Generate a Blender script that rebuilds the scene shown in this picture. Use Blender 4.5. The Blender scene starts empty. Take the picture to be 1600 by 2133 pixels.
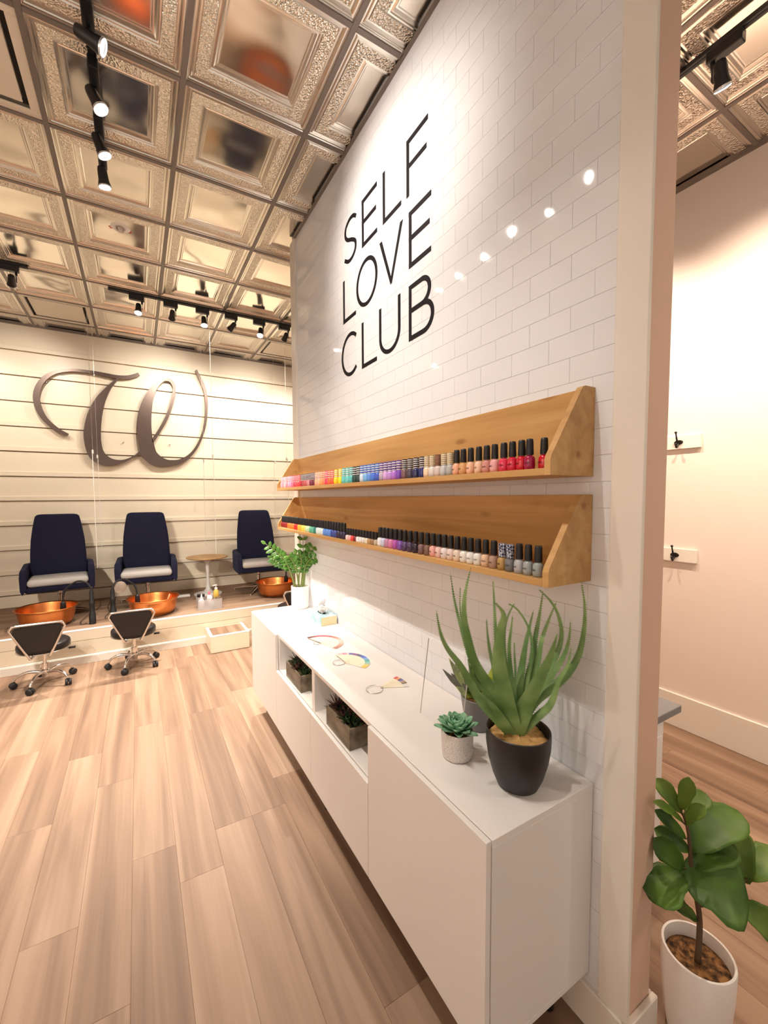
import bpy, bmesh, math, random
from mathutils import Vector, Matrix
random.seed(11)
PI = math.pi
scene = bpy.context.scene
COL = scene.collection

# ------------------------------------------------------------------ camera
RIGHT = Vector((0.86556712, -0.50076219, -0.0055485))
DOWN = Vector((-0.03330719, -0.04650949, -0.99836241))
FWD = Vector((0.49968409, 0.86433448, -0.05693607))
cam_data = bpy.data.cameras.new('camera')
cam_data.sensor_width = 36.0
cam_data.lens = 36.0 * 864.895 / 2133.0
cam_data.shift_x = (800.0 - 787.833) / 2133.0
cam_data.shift_y = (1085.54 - 1066.5) / 2133.0
cam_data.clip_start = 0.02
cam = bpy.data.objects.new('camera', cam_data)
COL.objects.link(cam)
M = Matrix((( RIGHT.x, -DOWN.x, -FWD.x, -1.11828), (RIGHT.y, -DOWN.y, -FWD.y, 0.0),
            (RIGHT.z, -DOWN.z, -FWD.z, 1.57603), (0, 0, 0, 1)))
cam.matrix_world = M
scene.camera = cam

# ------------------------------------------------------------------ world, exposure
world = bpy.data.worlds.new('concourse_light')
scene.world = world
world.use_nodes = True
wbg = world.node_tree.nodes['Background']
wbg.inputs[0].default_value = (1.0, 0.87, 0.74, 1)
wbg.inputs[1].default_value = 0.28
scene.view_settings.view_transform = 'Standard'
scene.view_settings.look = 'None'
scene.view_settings.gamma = 1.0
scene.view_settings.use_curve_mapping = False
scene.view_settings.exposure = 1.35
scene.cycles.use_denoising = True
scene.cycles.max_bounces = 9
scene.cycles.diffuse_bounces = 5
scene.cycles.glossy_bounces = 4
scene.cycles.transmission_bounces = 6
scene.cycles.transparent_max_bounces = 10
scene.cycles.caustics_reflective = False
scene.cycles.caustics_refractive = False
scene.cycles.sample_clamp_indirect = 6.0

MAIN_LIGHT = (1.0, 0.90, 0.79)
SIDE_LIGHT = (1.0, 0.79, 0.62)
P_WALL, P_FLOOR, P_BACK, P_SIDE = 25.0, 150.0, 32.0, 58.0
P_LEFT = 110.0   # lamp watts

# room numbers (metres): partition wall plane x = 0, camera looks along +y
H = 3.5746            # ceiling
B = 6.2825            # back wall
XL, XR = -3.4, 2.0277
YF = -2.2             # shop front (open to the concourse)
YP0, YP1, TP = 0.588, 3.275, 0.125   # partition ends, thickness
ZC = 0.7475           # cabinet top
ZP, YPL = 0.32, 4.80  # platform height and front
ALOE_LEAVES = [([(-0.2275, 0.8228, 0.9164), (-0.2657, 0.8313, 0.961), (-0.3032, 0.8393, 1.0047), (-0.3369, 0.8459, 1.0605), (-0.3685, 0.8513, 1.115), (-0.4066, 0.8601, 1.1667), (-0.4304, 0.8605, 1.2141), (-0.4472, 0.8579, 1.2789)], 0.032), ([(-0.2327, 0.8269, 0.9333), (-0.2541, 0.8343, 1.008), (-0.2846, 0.8453, 1.0586), (-0.3146, 0.8565, 1.1152), (-0.3326, 0.8612, 1.1806), (-0.3454, 0.8628, 1.2419), (-0.348, 0.8586, 1.3054), (-0.3366, 0.8472, 1.3845)], 0.0387), ([(-0.2267, 0.8238, 0.94), (-0.2587, 0.8573, 1.0203), (-0.2859, 0.8869, 1.0848), (-0.2988, 0.9081, 1.1467), (-0.3061, 0.9258, 1.206), (-0.3127, 0.9437, 1.2731), (-0.3149, 0.9599, 1.3523)], 0.0209), ([(-0.2295, 0.8257, 0.9433), (-0.266, 0.8688, 1.0314), (-0.2919, 0.9054, 1.1147), (-0.2935, 0.927, 1.1825), (-0.289, 0.9447, 1.2449), (-0.2768, 0.9581, 1.3094)], 0.0121), ([(-0.2139, 0.8158, 0.9298), (-0.233, 0.8121, 0.9814), (-0.2503, 0.8076, 1.0385), (-0.2686, 0.8041, 1.1006), (-0.2797, 0.7965, 1.1644), (-0.2861, 0.7858, 1.2203), (-0.2893, 0.7724, 1.2655), (-0.322, 0.7756, 1.303)], 0.0606), ([(-0.2153, 0.8168, 0.9332), (-0.2145, 0.841, 1.0267), (-0.2143, 0.8653, 1.1161), (-0.2049, 0.884, 1.201), (-0.1937, 0.9006, 1.2705), (-0.1828, 0.9164, 1.3247)], 0.0209), ([(-0.2167, 0.8176, 0.9332), (-0.2275, 0.8328, 0.9985), (-0.2384, 0.8481, 1.0643), (-0.2467, 0.8614, 1.1238), (-0.2486, 0.8704, 1.1734), (-0.247, 0.8773, 1.2222)], 0.0215), ([(-0.2093, 0.8136, 0.9365), (-0.2119, 0.8215, 1.0339), (-0.2193, 0.8313, 1.118), (-0.2185, 0.8353, 1.1851), (-0.2082, 0.8324, 1.2321), (-0.1894, 0.8242, 1.2723)], 0.0202), ([(-0.2079, 0.8127, 0.9365), (-0.2054, 0.8121, 1.0189), (-0.2134, 0.8166, 1.0876), (-0.2167, 0.8182, 1.1524), (-0.2136, 0.8149, 1.2002), (-0.2113, 0.8117, 1.2417)], 0.0229), ([(-0.2064, 0.8119, 0.9365), (-0.1908, 0.8183, 0.9954), (-0.1793, 0.8274, 1.0589), (-0.1719, 0.8379, 1.1063), (-0.1636, 0.8474, 1.1483)], 0.0114), ([(-0.2036, 0.8101, 0.9331), (-0.1814, 0.814, 1.0123), (-0.1625, 0.8188, 1.0759), (-0.1434, 0.8234, 1.1371), (-0.1231, 0.8266, 1.189), (-0.1027, 0.8296, 1.2365)], 0.0286), ([(-0.2007, 0.8084, 0.9331), (-0.1606, 0.8065, 1.0103), (-0.1288, 0.8095, 1.0896), (-0.1093, 0.8182, 1.1465), (-0.0831, 0.824, 1.219), (-0.0591, 0.831, 1.2903)], 0.0296), ([(-0.1978, 0.8067, 0.9331), (-0.1536, 0.7957, 1.013), (-0.1252, 0.7938, 1.0943), (-0.1061, 0.7961, 1.1561), (-0.0795, 0.7937, 1.2119), (-0.0504, 0.7897, 1.2656)], 0.0256), ([(-0.1949, 0.805, 0.933), (-0.1449, 0.7865, 1.0147), (-0.1041, 0.7719, 1.0767), (-0.0751, 0.7636, 1.1291), (-0.0608, 0.7637, 1.182), (-0.0669, 0.776, 1.2388), (-0.0828, 0.7925, 1.2755), (-0.1056, 0.8126, 1.3046)], 0.0242), ([(-0.1977, 0.8068, 0.9364), (-0.1568, 0.802, 1.046), (-0.1358, 0.8063, 1.1201), (-0.1289, 0.8172, 1.1714), (-0.1358, 0.8356, 1.2134), (-0.148, 0.8561, 1.242), (-0.1606, 0.8757, 1.2536)], 0.0135), ([(-0.204, 0.8096, 0.923), (-0.1952, 0.7845, 0.9701), (-0.1897, 0.7618, 1.0258), (-0.1849, 0.7395, 1.0798), (-0.1809, 0.7175, 1.1323), (-0.1831, 0.6988, 1.1802), (-0.1906, 0.6827, 1.2222)], 0.0505), ([(-0.195, 0.8048, 0.9297), (-0.16, 0.778, 1.0048), (-0.1291, 0.7523, 1.0622), (-0.1045, 0.7303, 1.1188), (-0.0946, 0.7167, 1.1745), (-0.0965, 0.7103, 1.2375)], 0.0283), ([(-0.1981, 0.8062, 0.923), (-0.1601, 0.7815, 0.9827), (-0.12, 0.7548, 1.0285), (-0.0833, 0.7297, 1.0706), (-0.058, 0.7121, 1.1256), (-0.0474, 0.7038, 1.1933), (-0.0474, 0.7021, 1.2669), (-0.0587, 0.7068, 1.3405)], 0.0296), ([(-0.1895, 0.801, 0.9196), (-0.1573, 0.7671, 0.9507), (-0.1401, 0.7423, 0.988), (-0.1377, 0.7261, 1.0278), (-0.1395, 0.7128, 1.0732), (-0.1306, 0.6934, 1.1206), (-0.1327, 0.6811, 1.1794)], 0.0249), ([(-0.227, 0.8234, 0.9299), (-0.2516, 0.8364, 0.9824), (-0.2793, 0.8503, 1.0213), (-0.3014, 0.8604, 1.0499), (-0.3173, 0.8675, 1.0882), (-0.3252, 0.8697, 1.1229)], 0.0188), ([(-0.2274, 0.8229, 0.9198), (-0.2631, 0.8161, 0.9707), (-0.3039, 0.8118, 1.0167), (-0.3438, 0.8066, 1.055)], 0.0303)]
FIG_STEM = [(0.2588, 0.5148, 0.298), (0.2505, 0.5193, 0.3457), (0.2334, 0.5285, 0.451), (0.2207, 0.5352, 0.5293), (0.2164, 0.5372, 0.5811), (0.2068, 0.5423, 0.6352), (0.1947, 0.549, 0.6737)]
FIG_LEAVES = [((0.1926, 0.5502, 0.6737), (0.1645, 0.6064, 0.7534), 0.0365), ((0.1901, 0.5516, 0.684), (0.1907, 0.5351, 0.7909), 0.0329), ((0.2008, 0.5454, 0.6788), (0.2911, 0.5297, 0.7055), 0.0463), ((0.2024, 0.5448, 0.6404), (0.2094, 0.4998, 0.7211), 0.0293), ((0.2002, 0.5461, 0.6429), (0.0727, 0.5685, 0.7423), 0.0232), ((0.2063, 0.543, 0.5966), (0.1307, 0.5922, 0.6801), 0.0293), ((0.2184, 0.5363, 0.5578), (0.1631, 0.6058, 0.6004), 0.0368), ((0.2057, 0.5441, 0.506), (0.1111, 0.5826, 0.6112), 0.0541), ((0.2183, 0.5363, 0.5604), (0.4188, 0.494, 0.6239), 0.0882), ((0.2224, 0.5344, 0.5137), (0.3551, 0.4838, 0.56), 0.0737), ((0.3674, 0.4509, 0.458), (0.4044, 0.4961, 0.5908), 0.0517), ((0.1933, 0.5513, 0.4956), (0.2769, 0.4207, 0.4748), 0.1377), ((0.1997, 0.5476, 0.4956), (0.0674, 0.5641, 0.4637), 0.0885), ((0.2462, 0.5218, 0.3457), (0.141, 0.5541, 0.4396), 0.0297), ((0.3636, 0.453, 0.4711), (0.4962, 0.4142, 0.5183), 0.0739), ((0.3488, 0.4621, 0.4004), (0.4244, 0.3906, 0.3296), 0.0667), ((0.234, 0.5282, 0.4353), (0.4027, 0.4699, 0.3277), 0.0543)]
ZZ_STEMS = [([(-0.1195, 3.0075, 0.9005), (-0.13, 3.0094, 0.9837), (-0.1548, 3.019, 1.0583), (-0.1802, 3.0276, 1.1124), (-0.2129, 3.0393, 1.1501), (-0.2592, 3.0594, 1.1957), (-0.3087, 3.0813, 1.2392)], 3, 0.0694), ([(-0.1125, 3.0034, 0.9005), (-0.1315, 3.0165, 1.0032), (-0.1627, 3.0335, 1.057), (-0.2017, 3.0533, 1.0863), (-0.2372, 3.0709, 1.1114), (-0.2606, 3.0808, 1.1263)], 2, 0.0612), ([(-0.0701, 2.9789, 0.9002), (-0.0579, 2.9843, 1.0011), (-0.0457, 2.9897, 1.1023), (-0.0431, 2.9993, 1.1834), (-0.0405, 3.0103, 1.2853)], 1, 0.0653), ([(-0.0489, 2.9666, 0.9001), (-0.0396, 2.975, 1.0214), (-0.0245, 2.9774, 1.1022), (-0.0207, 2.9275, 1.1692), (-0.0236, 2.8349, 1.2292)], 2, 0.0775), ([(-0.0842, 2.987, 0.9003), (-0.0998, 2.9856, 1.005), (-0.1167, 2.9822, 1.0683), (-0.1376, 2.9797, 1.111), (-0.1586, 2.9768, 1.1454)], 2, 0.0694), ([(-0.063, 2.9748, 0.9002), (-0.0507, 2.9687, 1.0029), (-0.0398, 2.9607, 1.0646), (-0.0225, 2.9136, 1.1183), (-0.0225, 2.7827, 1.1506)], 2, 0.0694), ([(-0.0913, 2.9911, 0.9004), (-0.0833, 2.9846, 1.0035), (-0.069, 2.9731, 1.0859), (-0.0768, 2.9725, 1.1397), (-0.1136, 2.9865, 1.1611)], 2, 0.0694)]
W_FLOURISH = [(-1.817, 2.343, 0.0366), (-1.912, 2.397, 0.0458), (-2.01, 2.492, 0.0549), (-2.066, 2.595, 0.061), (-2.095, 2.716, 0.061), (-2.087, 2.826, 0.058), (-2.047, 2.93, 0.0519), (-1.989, 3.006, 0.0458), (-1.897, 3.072, 0.0366), (-1.77, 3.111, 0.0305), (-1.64, 3.121, 0.0336), (-1.508, 3.117, 0.0366), (-1.385, 3.106, 0.0412), (-1.285, 3.098, 0.0427), (-1.181, 3.109, 0.0427), (-1.102, 3.138, 0.0412), (-1.052, 3.167, 0.0366)]
W_RIBBONS = [([(-1.291, 3.088), (-1.48, 2.871), (-1.598, 2.655), (-1.657, 2.419), (-1.655, 2.245), (-1.619, 2.102), (-1.548, 2.024), (-1.45, 1.99), (-1.349, 2.001), (-1.244, 2.043), (-1.136, 2.108), (-1.068, 2.16)], [(-1.27, 3.081), (-1.353, 2.959), (-1.422, 2.79), (-1.463, 2.61), (-1.486, 2.388), (-1.481, 2.241), (-1.457, 2.153), (-1.396, 2.089), (-1.321, 2.067), (-1.243, 2.076), (-1.149, 2.123), (-1.08, 2.187)]), ([(-1.027, 2.094), (-1.062, 2.15), (-1.09, 2.37), (-1.089, 2.523), (-1.063, 2.708), (-1.018, 2.849), (-0.946, 2.98), (-0.847, 3.1), (-0.747, 3.151), (-0.677, 3.145), (-0.636, 3.08), (-0.636, 2.97), (-0.673, 2.809), (-0.735, 2.63), (-0.81, 2.483), (-0.921, 2.292)], [(-0.887, 2.189), (-0.907, 2.274), (-0.925, 2.366), (-0.931, 2.536), (-0.921, 2.706), (-0.895, 2.878), (-0.85, 3.007), (-0.791, 3.091), (-0.748, 3.12), (-0.699, 3.111), (-0.669, 3.053), (-0.674, 2.958), (-0.713, 2.797), (-0.775, 2.635), (-0.845, 2.496), (-0.933, 2.35)]), ([(-1.08, 2.187), (-1.036, 2.105), (-0.95, 2.023), (-0.854, 1.995), (-0.726, 2.007), (-0.609, 2.043), (-0.488, 2.128), (-0.386, 2.263), (-0.304, 2.448), (-0.258, 2.632), (-0.24, 2.821), (-0.241, 2.985), (-0.278, 3.142), (-0.364, 3.324)], [(-0.913, 2.312), (-0.889, 2.197), (-0.835, 2.132), (-0.78, 2.1), (-0.723, 2.089), (-0.621, 2.101), (-0.517, 2.159), (-0.424, 2.261), (-0.343, 2.421), (-0.292, 2.604), (-0.272, 2.786), (-0.273, 2.965), (-0.309, 3.122), (-0.387, 3.304)])]

# ------------------------------------------------------------------ materials
def mat(name, col, rough=0.5, metal=0.0, coat=0.0, spec=0.5, trans=0.0, alpha=1.0, ior=1.45, emit=0.0, coatr=0.05, sheen=0.0):
    m = bpy.data.materials.new(name)
    m.use_nodes = True
    b = m.node_tree.nodes['Principled BSDF']
    b.inputs['Base Color'].default_value = (*col, 1)
    b.inputs['Roughness'].default_value = rough
    b.inputs['Metallic'].default_value = metal
    b.inputs['Coat Weight'].default_value = coat
    b.inputs['Coat Roughness'].default_value = coatr
    b.inputs['Specular IOR Level'].default_value = spec
    b.inputs['Transmission Weight'].default_value = trans
    b.inputs['Alpha'].default_value = alpha
    b.inputs['IOR'].default_value = ior
    b.inputs['Sheen Weight'].default_value = sheen
    if emit:
        b.inputs['Emission Color'].default_value = (*col, 1)
        b.inputs['Emission Strength'].default_value = emit
    return m

class NT:
    """small helper around a material's node tree"""
    def __init__(s, m):
        s.t = m.node_tree; s.b = s.t.nodes['Principled BSDF']
    def n(s, kind, **kw):
        nd = s.t.nodes.new(kind)
        for k, v in kw.items():
            if k in nd.inputs: nd.inputs[k].default_value = v
            else: setattr(nd, k, v)
        return nd
    def l(s, a, ao, b, bi): s.t.links.new(a.outputs[ao], b.inputs[bi])
    def coords(s, kind='Object', scale=(1, 1, 1)):
        c = s.n('ShaderNodeTexCoord'); mp = s.n('ShaderNodeMapping')
        mp.inputs['Scale'].default_value = scale
        s.l(c, kind, mp, 'Vector'); return mp
    def ramp(s, src, so, stops):
        r = s.n('ShaderNodeValToRGB'); e = r.color_ramp.elements
        while len(e) < len(stops): e.new(0.5)
        for el, (p, c) in zip(e, stops):
            el.position = p; el.color = (*c, 1)
        s.l(src, so, r, 'Fac'); return r
    def bump(s, src, so, strength, dist):
        bp = s.n('ShaderNodeBump', Strength=strength, Distance=dist)
        s.l(src, so, bp, 'Height'); s.l(bp, 'Normal', s.b, 'Normal'); return bp

def wood(name, stops, grain=(14, 1.2, 14), rough=0.45, vary=0.0, coat=0.0, knots=False, bumps=0.15):
    """grain runs along object Y; Object Info random shifts grain and tone from piece to piece"""
    m = mat(name, stops[0][1], rough, coat=coat); t = NT(m)
    c = t.n('ShaderNodeTexCoord'); oi = t.n('ShaderNodeObjectInfo')
    mul = t.n('ShaderNodeMath', operation='MULTIPLY'); mul.inputs[1].default_value = 57.0
    t.l(oi, 'Random', mul, 0)
    add = t.n('ShaderNodeVectorMath', operation='ADD')
    t.l(c, 'Object', add, 0); t.l(mul, 'Value', add, 1)
    mp = t.n('ShaderNodeMapping'); mp.inputs['Scale'].default_value = grain
    t.l(add, 'Vector', mp, 'Vector')
    n1 = t.n('ShaderNodeTexNoise', Scale=1.0, Detail=2.5, Roughness=0.55, Distortion=0.7)
    t.l(mp, 'Vector', n1, 'Vector')
    mp2 = t.n('ShaderNodeMapping'); mp2.inputs['Scale'].default_value = (grain[0]*9, grain[1]*3, grain[2]*9)
    t.l(add, 'Vector', mp2, 'Vector')
    n2 = t.n('ShaderNodeTexNoise', Scale=1.0, Detail=2.0)
    t.l(mp2, 'Vector', n2, 'Vector')
    mx = t.n('ShaderNodeMath', operation='MULTIPLY_ADD'); mx.inputs[1].default_value = 0.19
    t.l(n2, 'Fac', mx, 0)
    sub = t.n('ShaderNodeMath', operation='SUBTRACT'); sub.inputs[1].default_value = 0.08
    t.l(n1, 'Fac', sub, 0); t.l(sub, 'Value', mx, 2)
    last = mx
    if vary:
        v = t.n('ShaderNodeMath', operation='MULTIPLY_ADD'); v.inputs[1].default_value = vary; 
        t.l(oi, 'Random', v, 0)
        s2 = t.n('ShaderNodeMath', operation='SUBTRACT'); s2.inputs[1].default_value = vary/2
        t.l(last, 'Value', s2, 0); t.l(s2, 'Value', v, 2); last = v
    r = t.ramp(last, 'Value', stops)
    src = r
    if knots:
        mk = t.n('ShaderNodeMapping'); mk.inputs['Scale'].default_value = (9, 3.2, 9)
        t.l(add, 'Vector', mk, 'Vector')
        vo = t.n('ShaderNodeTexVoronoi', Scale=1.0); vo.inputs['Randomness'].default_value = 1.0
        t.l(mk, 'Vector', vo, 'Vector')
        kr = t.ramp(vo, 'Distance', [(0.0, (1, 1, 1)), (0.06, (0.8, 0.8, 0.8)), (0.13, (0, 0, 0))])
        mixc = t.n('ShaderNodeMixRGB', blend_type='MULTIPLY'); mixc.inputs[2].default_value = (0.62, 0.5, 0.4, 1)
        t.l(kr, 'Color', mixc, 0); t.l(r, 'Color', mixc, 1); src = mixc
    t.l(src, 'Color', t.b, 'Base Color')
    if bumps: t.bump(n2, 'Fac', bumps, 0.0008)
    return m

MT = {}
MT['floor'] = wood('oak_vinyl', [(0.20, (0.135, 0.076, 0.046)), (0.42, (0.215, 0.128, 0.079)), (0.58, (0.282, 0.177, 0.113)), (0.85, (0.365, 0.250, 0.170))], (10, 0.55, 10), 0.62, vary=0.17)
MT['shelf'] = wood('honey_oak', [(0.25, (0.41, 0.215, 0.070)), (0.5, (0.54, 0.305, 0.110)), (0.75, (0.63, 0.385, 0.155))], (16, 1.0, 16), 0.5, knots=True)
MT['tabletop'] = wood('oak_tabletop', [(0.25, (0.5, 0.28, 0.1)), (0.7, (0.66, 0.42, 0.19))], (18, 1.5, 18), 0.45)
MT['glaze'] = mat('white_glaze', (0.785, 0.80, 0.835), 0.05)
t = NT(MT['glaze']); mp = t.coords('Object', (7, 7, 7)); nz = t.n('ShaderNodeTexNoise', Scale=1.0, Detail=1.0); t.l(mp, 'Vector', nz, 'Vector'); t.bump(nz, 'Fac', 0.10, 0.004)
MT['grout'] = mat('pale_grout', (0.76, 0.76, 0.775), 0.3)
MT['shiplap'] = mat('cream_paint', (0.82, 0.72, 0.56), 0.34)
MT['gap'] = mat('board_gap', (0.34, 0.26, 0.17), 0.9)
MT['wall'] = mat('wall_paint', (0.80, 0.70, 0.63), 0.55)
MT['endwall'] = mat('pink_bounce_white', (0.70, 0.48, 0.36), 0.6)  # white wall end; shade and pinkish bounce light put into the colour
MT['trim'] = mat('white_trim', (0.80, 0.75, 0.67), 0.35)
MT['tin'] = mat('pressed_tin', (0.82, 0.76, 0.68), 0.22, 1.0)
MT['tin_panel'] = mat('tin_panel', (0.78, 0.71, 0.62), 0.12, 1.0)
t = NT(MT['tin_panel']); c = t.n('ShaderNodeTexCoord'); oi = t.n('ShaderNodeObjectInfo')
ml = t.n('ShaderNodeMath', operation='MULTIPLY'); ml.inputs[1].default_value = 13.0; t.l(oi, 'Random', ml, 0)
ad = t.n('ShaderNodeVectorMath', operation='ADD'); t.l(c, 'Object', ad, 0); t.l(ml, 'Value', ad, 1)
nz = t.n('ShaderNodeTexNoise', Scale=4.6, Detail=0.0); t.l(ad, 'Vector', nz, 'Vector'); t.bump(nz, 'Fac', 0.45, 0.018)
MT['tin_hammer'] = mat('hammered_tin', (0.82, 0.76, 0.67), 0.25, 1.0)
t = NT(MT['tin_hammer']); mp = t.coords('Object', (1, 1, 1)); vo = t.n('ShaderNodeTexVoronoi', Scale=105.0); t.l(mp, 'Vector', vo, 'Vector'); t.bump(vo, 'Distance', 0.9, 0.007)
MT['grid'] = mat('brown_grid_metal', (0.20, 0.165, 0.145), 0.4, 0.3)
MT['black'] = mat('black_metal', (0.008, 0.008, 0.009), 0.35)
MT['blackm'] = mat('black_matte', (0.012, 0.011, 0.012), 0.55)
MT['chrome'] = mat('chrome', (0.80, 0.78, 0.76), 0.12, 1.0)
MT['steel'] = mat('steel', (0.55, 0.5, 0.46), 0.3, 1.0)
MT['lens'] = mat('lamp_lens', (1.0, 0.94, 0.86), 0.3, emit=28.0)
MT['glass_rim'] = mat('lens_ring', (0.75, 0.78, 0.82), 0.15, 0.6)
MT['cab'] = mat('white_laminate', (0.80, 0.765, 0.735), 0.38)
MT['cabin'] = mat('white_laminate_inner', (0.80, 0.77, 0.73), 0.42)
MT['copper'] = mat('copper', (0.74, 0.27, 0.085), 0.33, 1.0)
t = NT(MT['copper']); mp = t.coords('Object', (30, 30, 30)); nz = t.n('ShaderNodeTexNoise', Scale=1.0, Detail=1.0); t.l(mp, 'Vector', nz, 'Vector'); t.bump(nz, 'Fac', 0.2, 0.004)
MT['navy'] = mat('navy_velvet', (0.0045, 0.0055, 0.027), 0.9, sheen=0.10)
MT['navy'].node_tree.nodes['Principled BSDF'].inputs['Sheen Tint'].default_value = (0.2, 0.25, 0.6, 1)
MT['cushion'] = mat('grey_cushion', (0.52, 0.49, 0.46), 0.9)
MT['leather'] = mat('black_vinyl', (0.012, 0.010, 0.010), 0.38)
MT['white'] = mat('white_plastic', (0.82, 0.80, 0.78), 0.35)
MT['ceramic'] = mat('white_ceramic', (0.83, 0.80, 0.77), 0.3)
MT['speckle'] = mat('textured_ceramic', (0.72, 0.66, 0.62), 0.6)
t = NT(MT['speckle']); mp = t.coords('Object', (1, 1, 1)); vo = t.n('ShaderNodeTexVoronoi', Scale=210.0, feature='DISTANCE_TO_EDGE'); t.l(mp, 'Vector', vo, 'Vector')
r_ = t.ramp(vo, 'Distance', [(0.0, (0.42, 0.36, 0.33)), (0.12, (0.78, 0.73, 0.69))]); t.l(r_, 'Color', t.b, 'Base Color'); t.bump(vo, 'Distance', 0.7, 0.004)
MT['pot_black'] = mat('black_ceramic', (0.020, 0.016, 0.015), 0.42)
MT['pot_grey'] = mat('grey_pot', (0.19, 0.18, 0.18), 0.5)
MT['soil'] = mat('dark_soil', (0.10, 0.05, 0.02), 0.95)
t = NT(MT['soil']); mp = t.coords('Object', (1, 1, 1)); nz = t.n('ShaderNodeTexNoise', Scale=60.0, Detail=3.0); t.l(mp, 'Vector', nz, 'Vector')
r_ = t.ramp(nz, 'Fac', [(0.35, (0.035, 0.018, 0.008)), (0.5, (0.16, 0.075, 0.025)), (0.65, (0.34, 0.17, 0.06))]); t.l(r_, 'Color', t.b, 'Base Color'); t.bump(nz, 'Fac', 0.8, 0.01)
MT['sand'] = mat('sandy_filler', (0.55, 0.33, 0.12), 0.95)
t = NT(MT['sand']); mp = t.coords('Object', (1, 1, 1)); nz = t.n('ShaderNodeTexNoise', Scale=38.0, Detail=4.0); t.l(mp, 'Vector', nz, 'Vector')
r_ = t.ramp(nz, 'Fac', [(0.32, (0.12, 0.05, 0.012)), (0.42, (0.50, 0.28, 0.09)), (0.65, (0.68, 0.42, 0.17))]); t.l(r_, 'Color', t.b, 'Base Color'); t.bump(nz, 'Fac', 0.8, 0.012)
def leafmat(name, dark, light, scale=9.0, rough=0.38):
    m = mat(name, dark, rough, spec=0.4); t = NT(m)
    mp = t.coords('Object', (1, 1, 1)); nz = t.n('ShaderNodeTexNoise', Scale=scale, Detail=2.0); t.l(mp, 'Vector', nz, 'Vector')
    r = t.ramp(nz, 'Fac', [(0.35, dark), (0.65, light)]); t.l(r, 'Color', t.b, 'Base Color')
    return m
MT['aloe'] = leafmat('aloe_green', (0.12, 0.235, 0.070), (0.26, 0.40, 0.15), 12)
MT['zz'] = leafmat('zz_green', (0.045, 0.15, 0.02), (0.13, 0.29, 0.05), 25)
MT['zzstem'] = mat('zz_stem', (0.19, 0.24, 0.07), 0.5)
MT['fig'] = leafmat('fig_green', (0.020, 0.060, 0.007), (0.075, 0.165, 0.018), 9, 0.45)
MT['figyoung'] = leafmat('fig_light_green', (0.07, 0.145, 0.015), (0.16, 0.25, 0.04), 9, 0.45)
MT['figstem'] = mat('fig_stem', (0.10, 0.06, 0.03), 0.7)
MT['succ'] = leafmat('succulent_green', (0.12, 0.33, 0.17), (0.34, 0.58, 0.38), 45)
MT['darkleaf'] = leafmat('dark_plant_leaf', (0.012, 0.035, 0.012), (0.04, 0.085, 0.03), 60)
MT['plumleaf'] = leafmat('plum_plant_leaf', (0.045, 0.012, 0.02), (0.13, 0.06, 0.045), 60)
MT['brom'] = leafmat('variegated_leaf', (0.10, 0.17, 0.02), (0.45, 0.52, 0.08), 30)
MT['bromdark'] = leafmat('burgundy_leaf', (0.035, 0.03, 0.02), (0.10, 0.09, 0.03), 30)
MT['planter'] = mat('weathered_zinc', (0.22, 0.18, 0.125), 0.55, 0.35)
t = NT(MT['planter']); mp = t.coords('Object', (14, 4, 14)); nz = t.n('ShaderNodeTexNoise', Scale=1.5, Detail=4.0); t.l(mp, 'Vector', nz, 'Vector')
r_ = t.ramp(nz, 'Fac', [(0.35, (0.14, 0.11, 0.075)), (0.65, (0.31, 0.26, 0.19))]); t.l(r_, 'Color', t.b, 'Base Color')
MT['acrylic'] = mat('clear_acrylic', (0.90, 0.91, 0.92), 0.03, alpha=0.055, spec=0.5)
MT['acrylic2'] = mat('grey_acrylic', (0.62, 0.58, 0.58), 0.08, alpha=0.42)
MT['wire'] = mat('clear_wire', (0.75, 0.72, 0.66), 0.3, 0.5)
MT['letter'] = mat('black_vinyl_lettering', (0.008, 0.006, 0.008), 0.65, spec=0.2)
MT['bronze'] = mat('dark_bronze', (0.115, 0.080, 0.066), 0.33, 0.55)
MT['bronze_edge'] = mat('bronze_edge', (0.14, 0.085, 0.06), 0.5, 0.2)
MT['tissue'] = mat('white_tissue', (0.86, 0.85, 0.85), 0.9)
MT['tip'] = mat('cream_nail_tip', (0.84, 0.77, 0.60), 0.4)
MT['greytop'] = mat('grey_stone_top', (0.20, 0.20, 0.21), 0.45)
MT['hook'] = mat('dark_hook_metal', (0.02, 0.015, 0.013), 0.35, 0.5)
MT['diffuser'] = mat('painted_diffuser', (0.72, 0.65, 0.55), 0.45)
MT['dark'] = mat('dark_slot', (0.02, 0.018, 0.016), 0.8)
MT['leg'] = mat('dark_leg', (0.14, 0.10, 0.07), 0.5)
MT['legwhite'] = mat('pale_leg', (0.7, 0.6, 0.5), 0.5)
_cm = {}
def cmat(col, rough=0.2, coat=0.5, kind='polish'):
    k = (col, rough, kind)
    if k not in _cm:
        _cm[k] = mat(kind, col, rough, coat=coat)
    return _cm[k]

# ------------------------------------------------------------------ mesh helpers
def new_obj(name, bm, mats, parent=None, smooth=False, loc=None):
    me = bpy.data.meshes.new(name)
    bmesh.ops.recalc_face_normals(bm, faces=bm.faces[:])
    bm.to_mesh(me); bm.free()
    for m in (mats if isinstance(mats, (list, tuple)) else [mats]): me.materials.append(m)
    if smooth:
        for p in me.polygons: p.use_smooth = True
        if smooth != True: me.set_sharp_from_angle(angle=math.radians(smooth))
    o = bpy.data.objects.new(name, me)
    COL.objects.link(o)
    if parent: o.parent = parent
    if loc: o.location = loc
    return o

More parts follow.
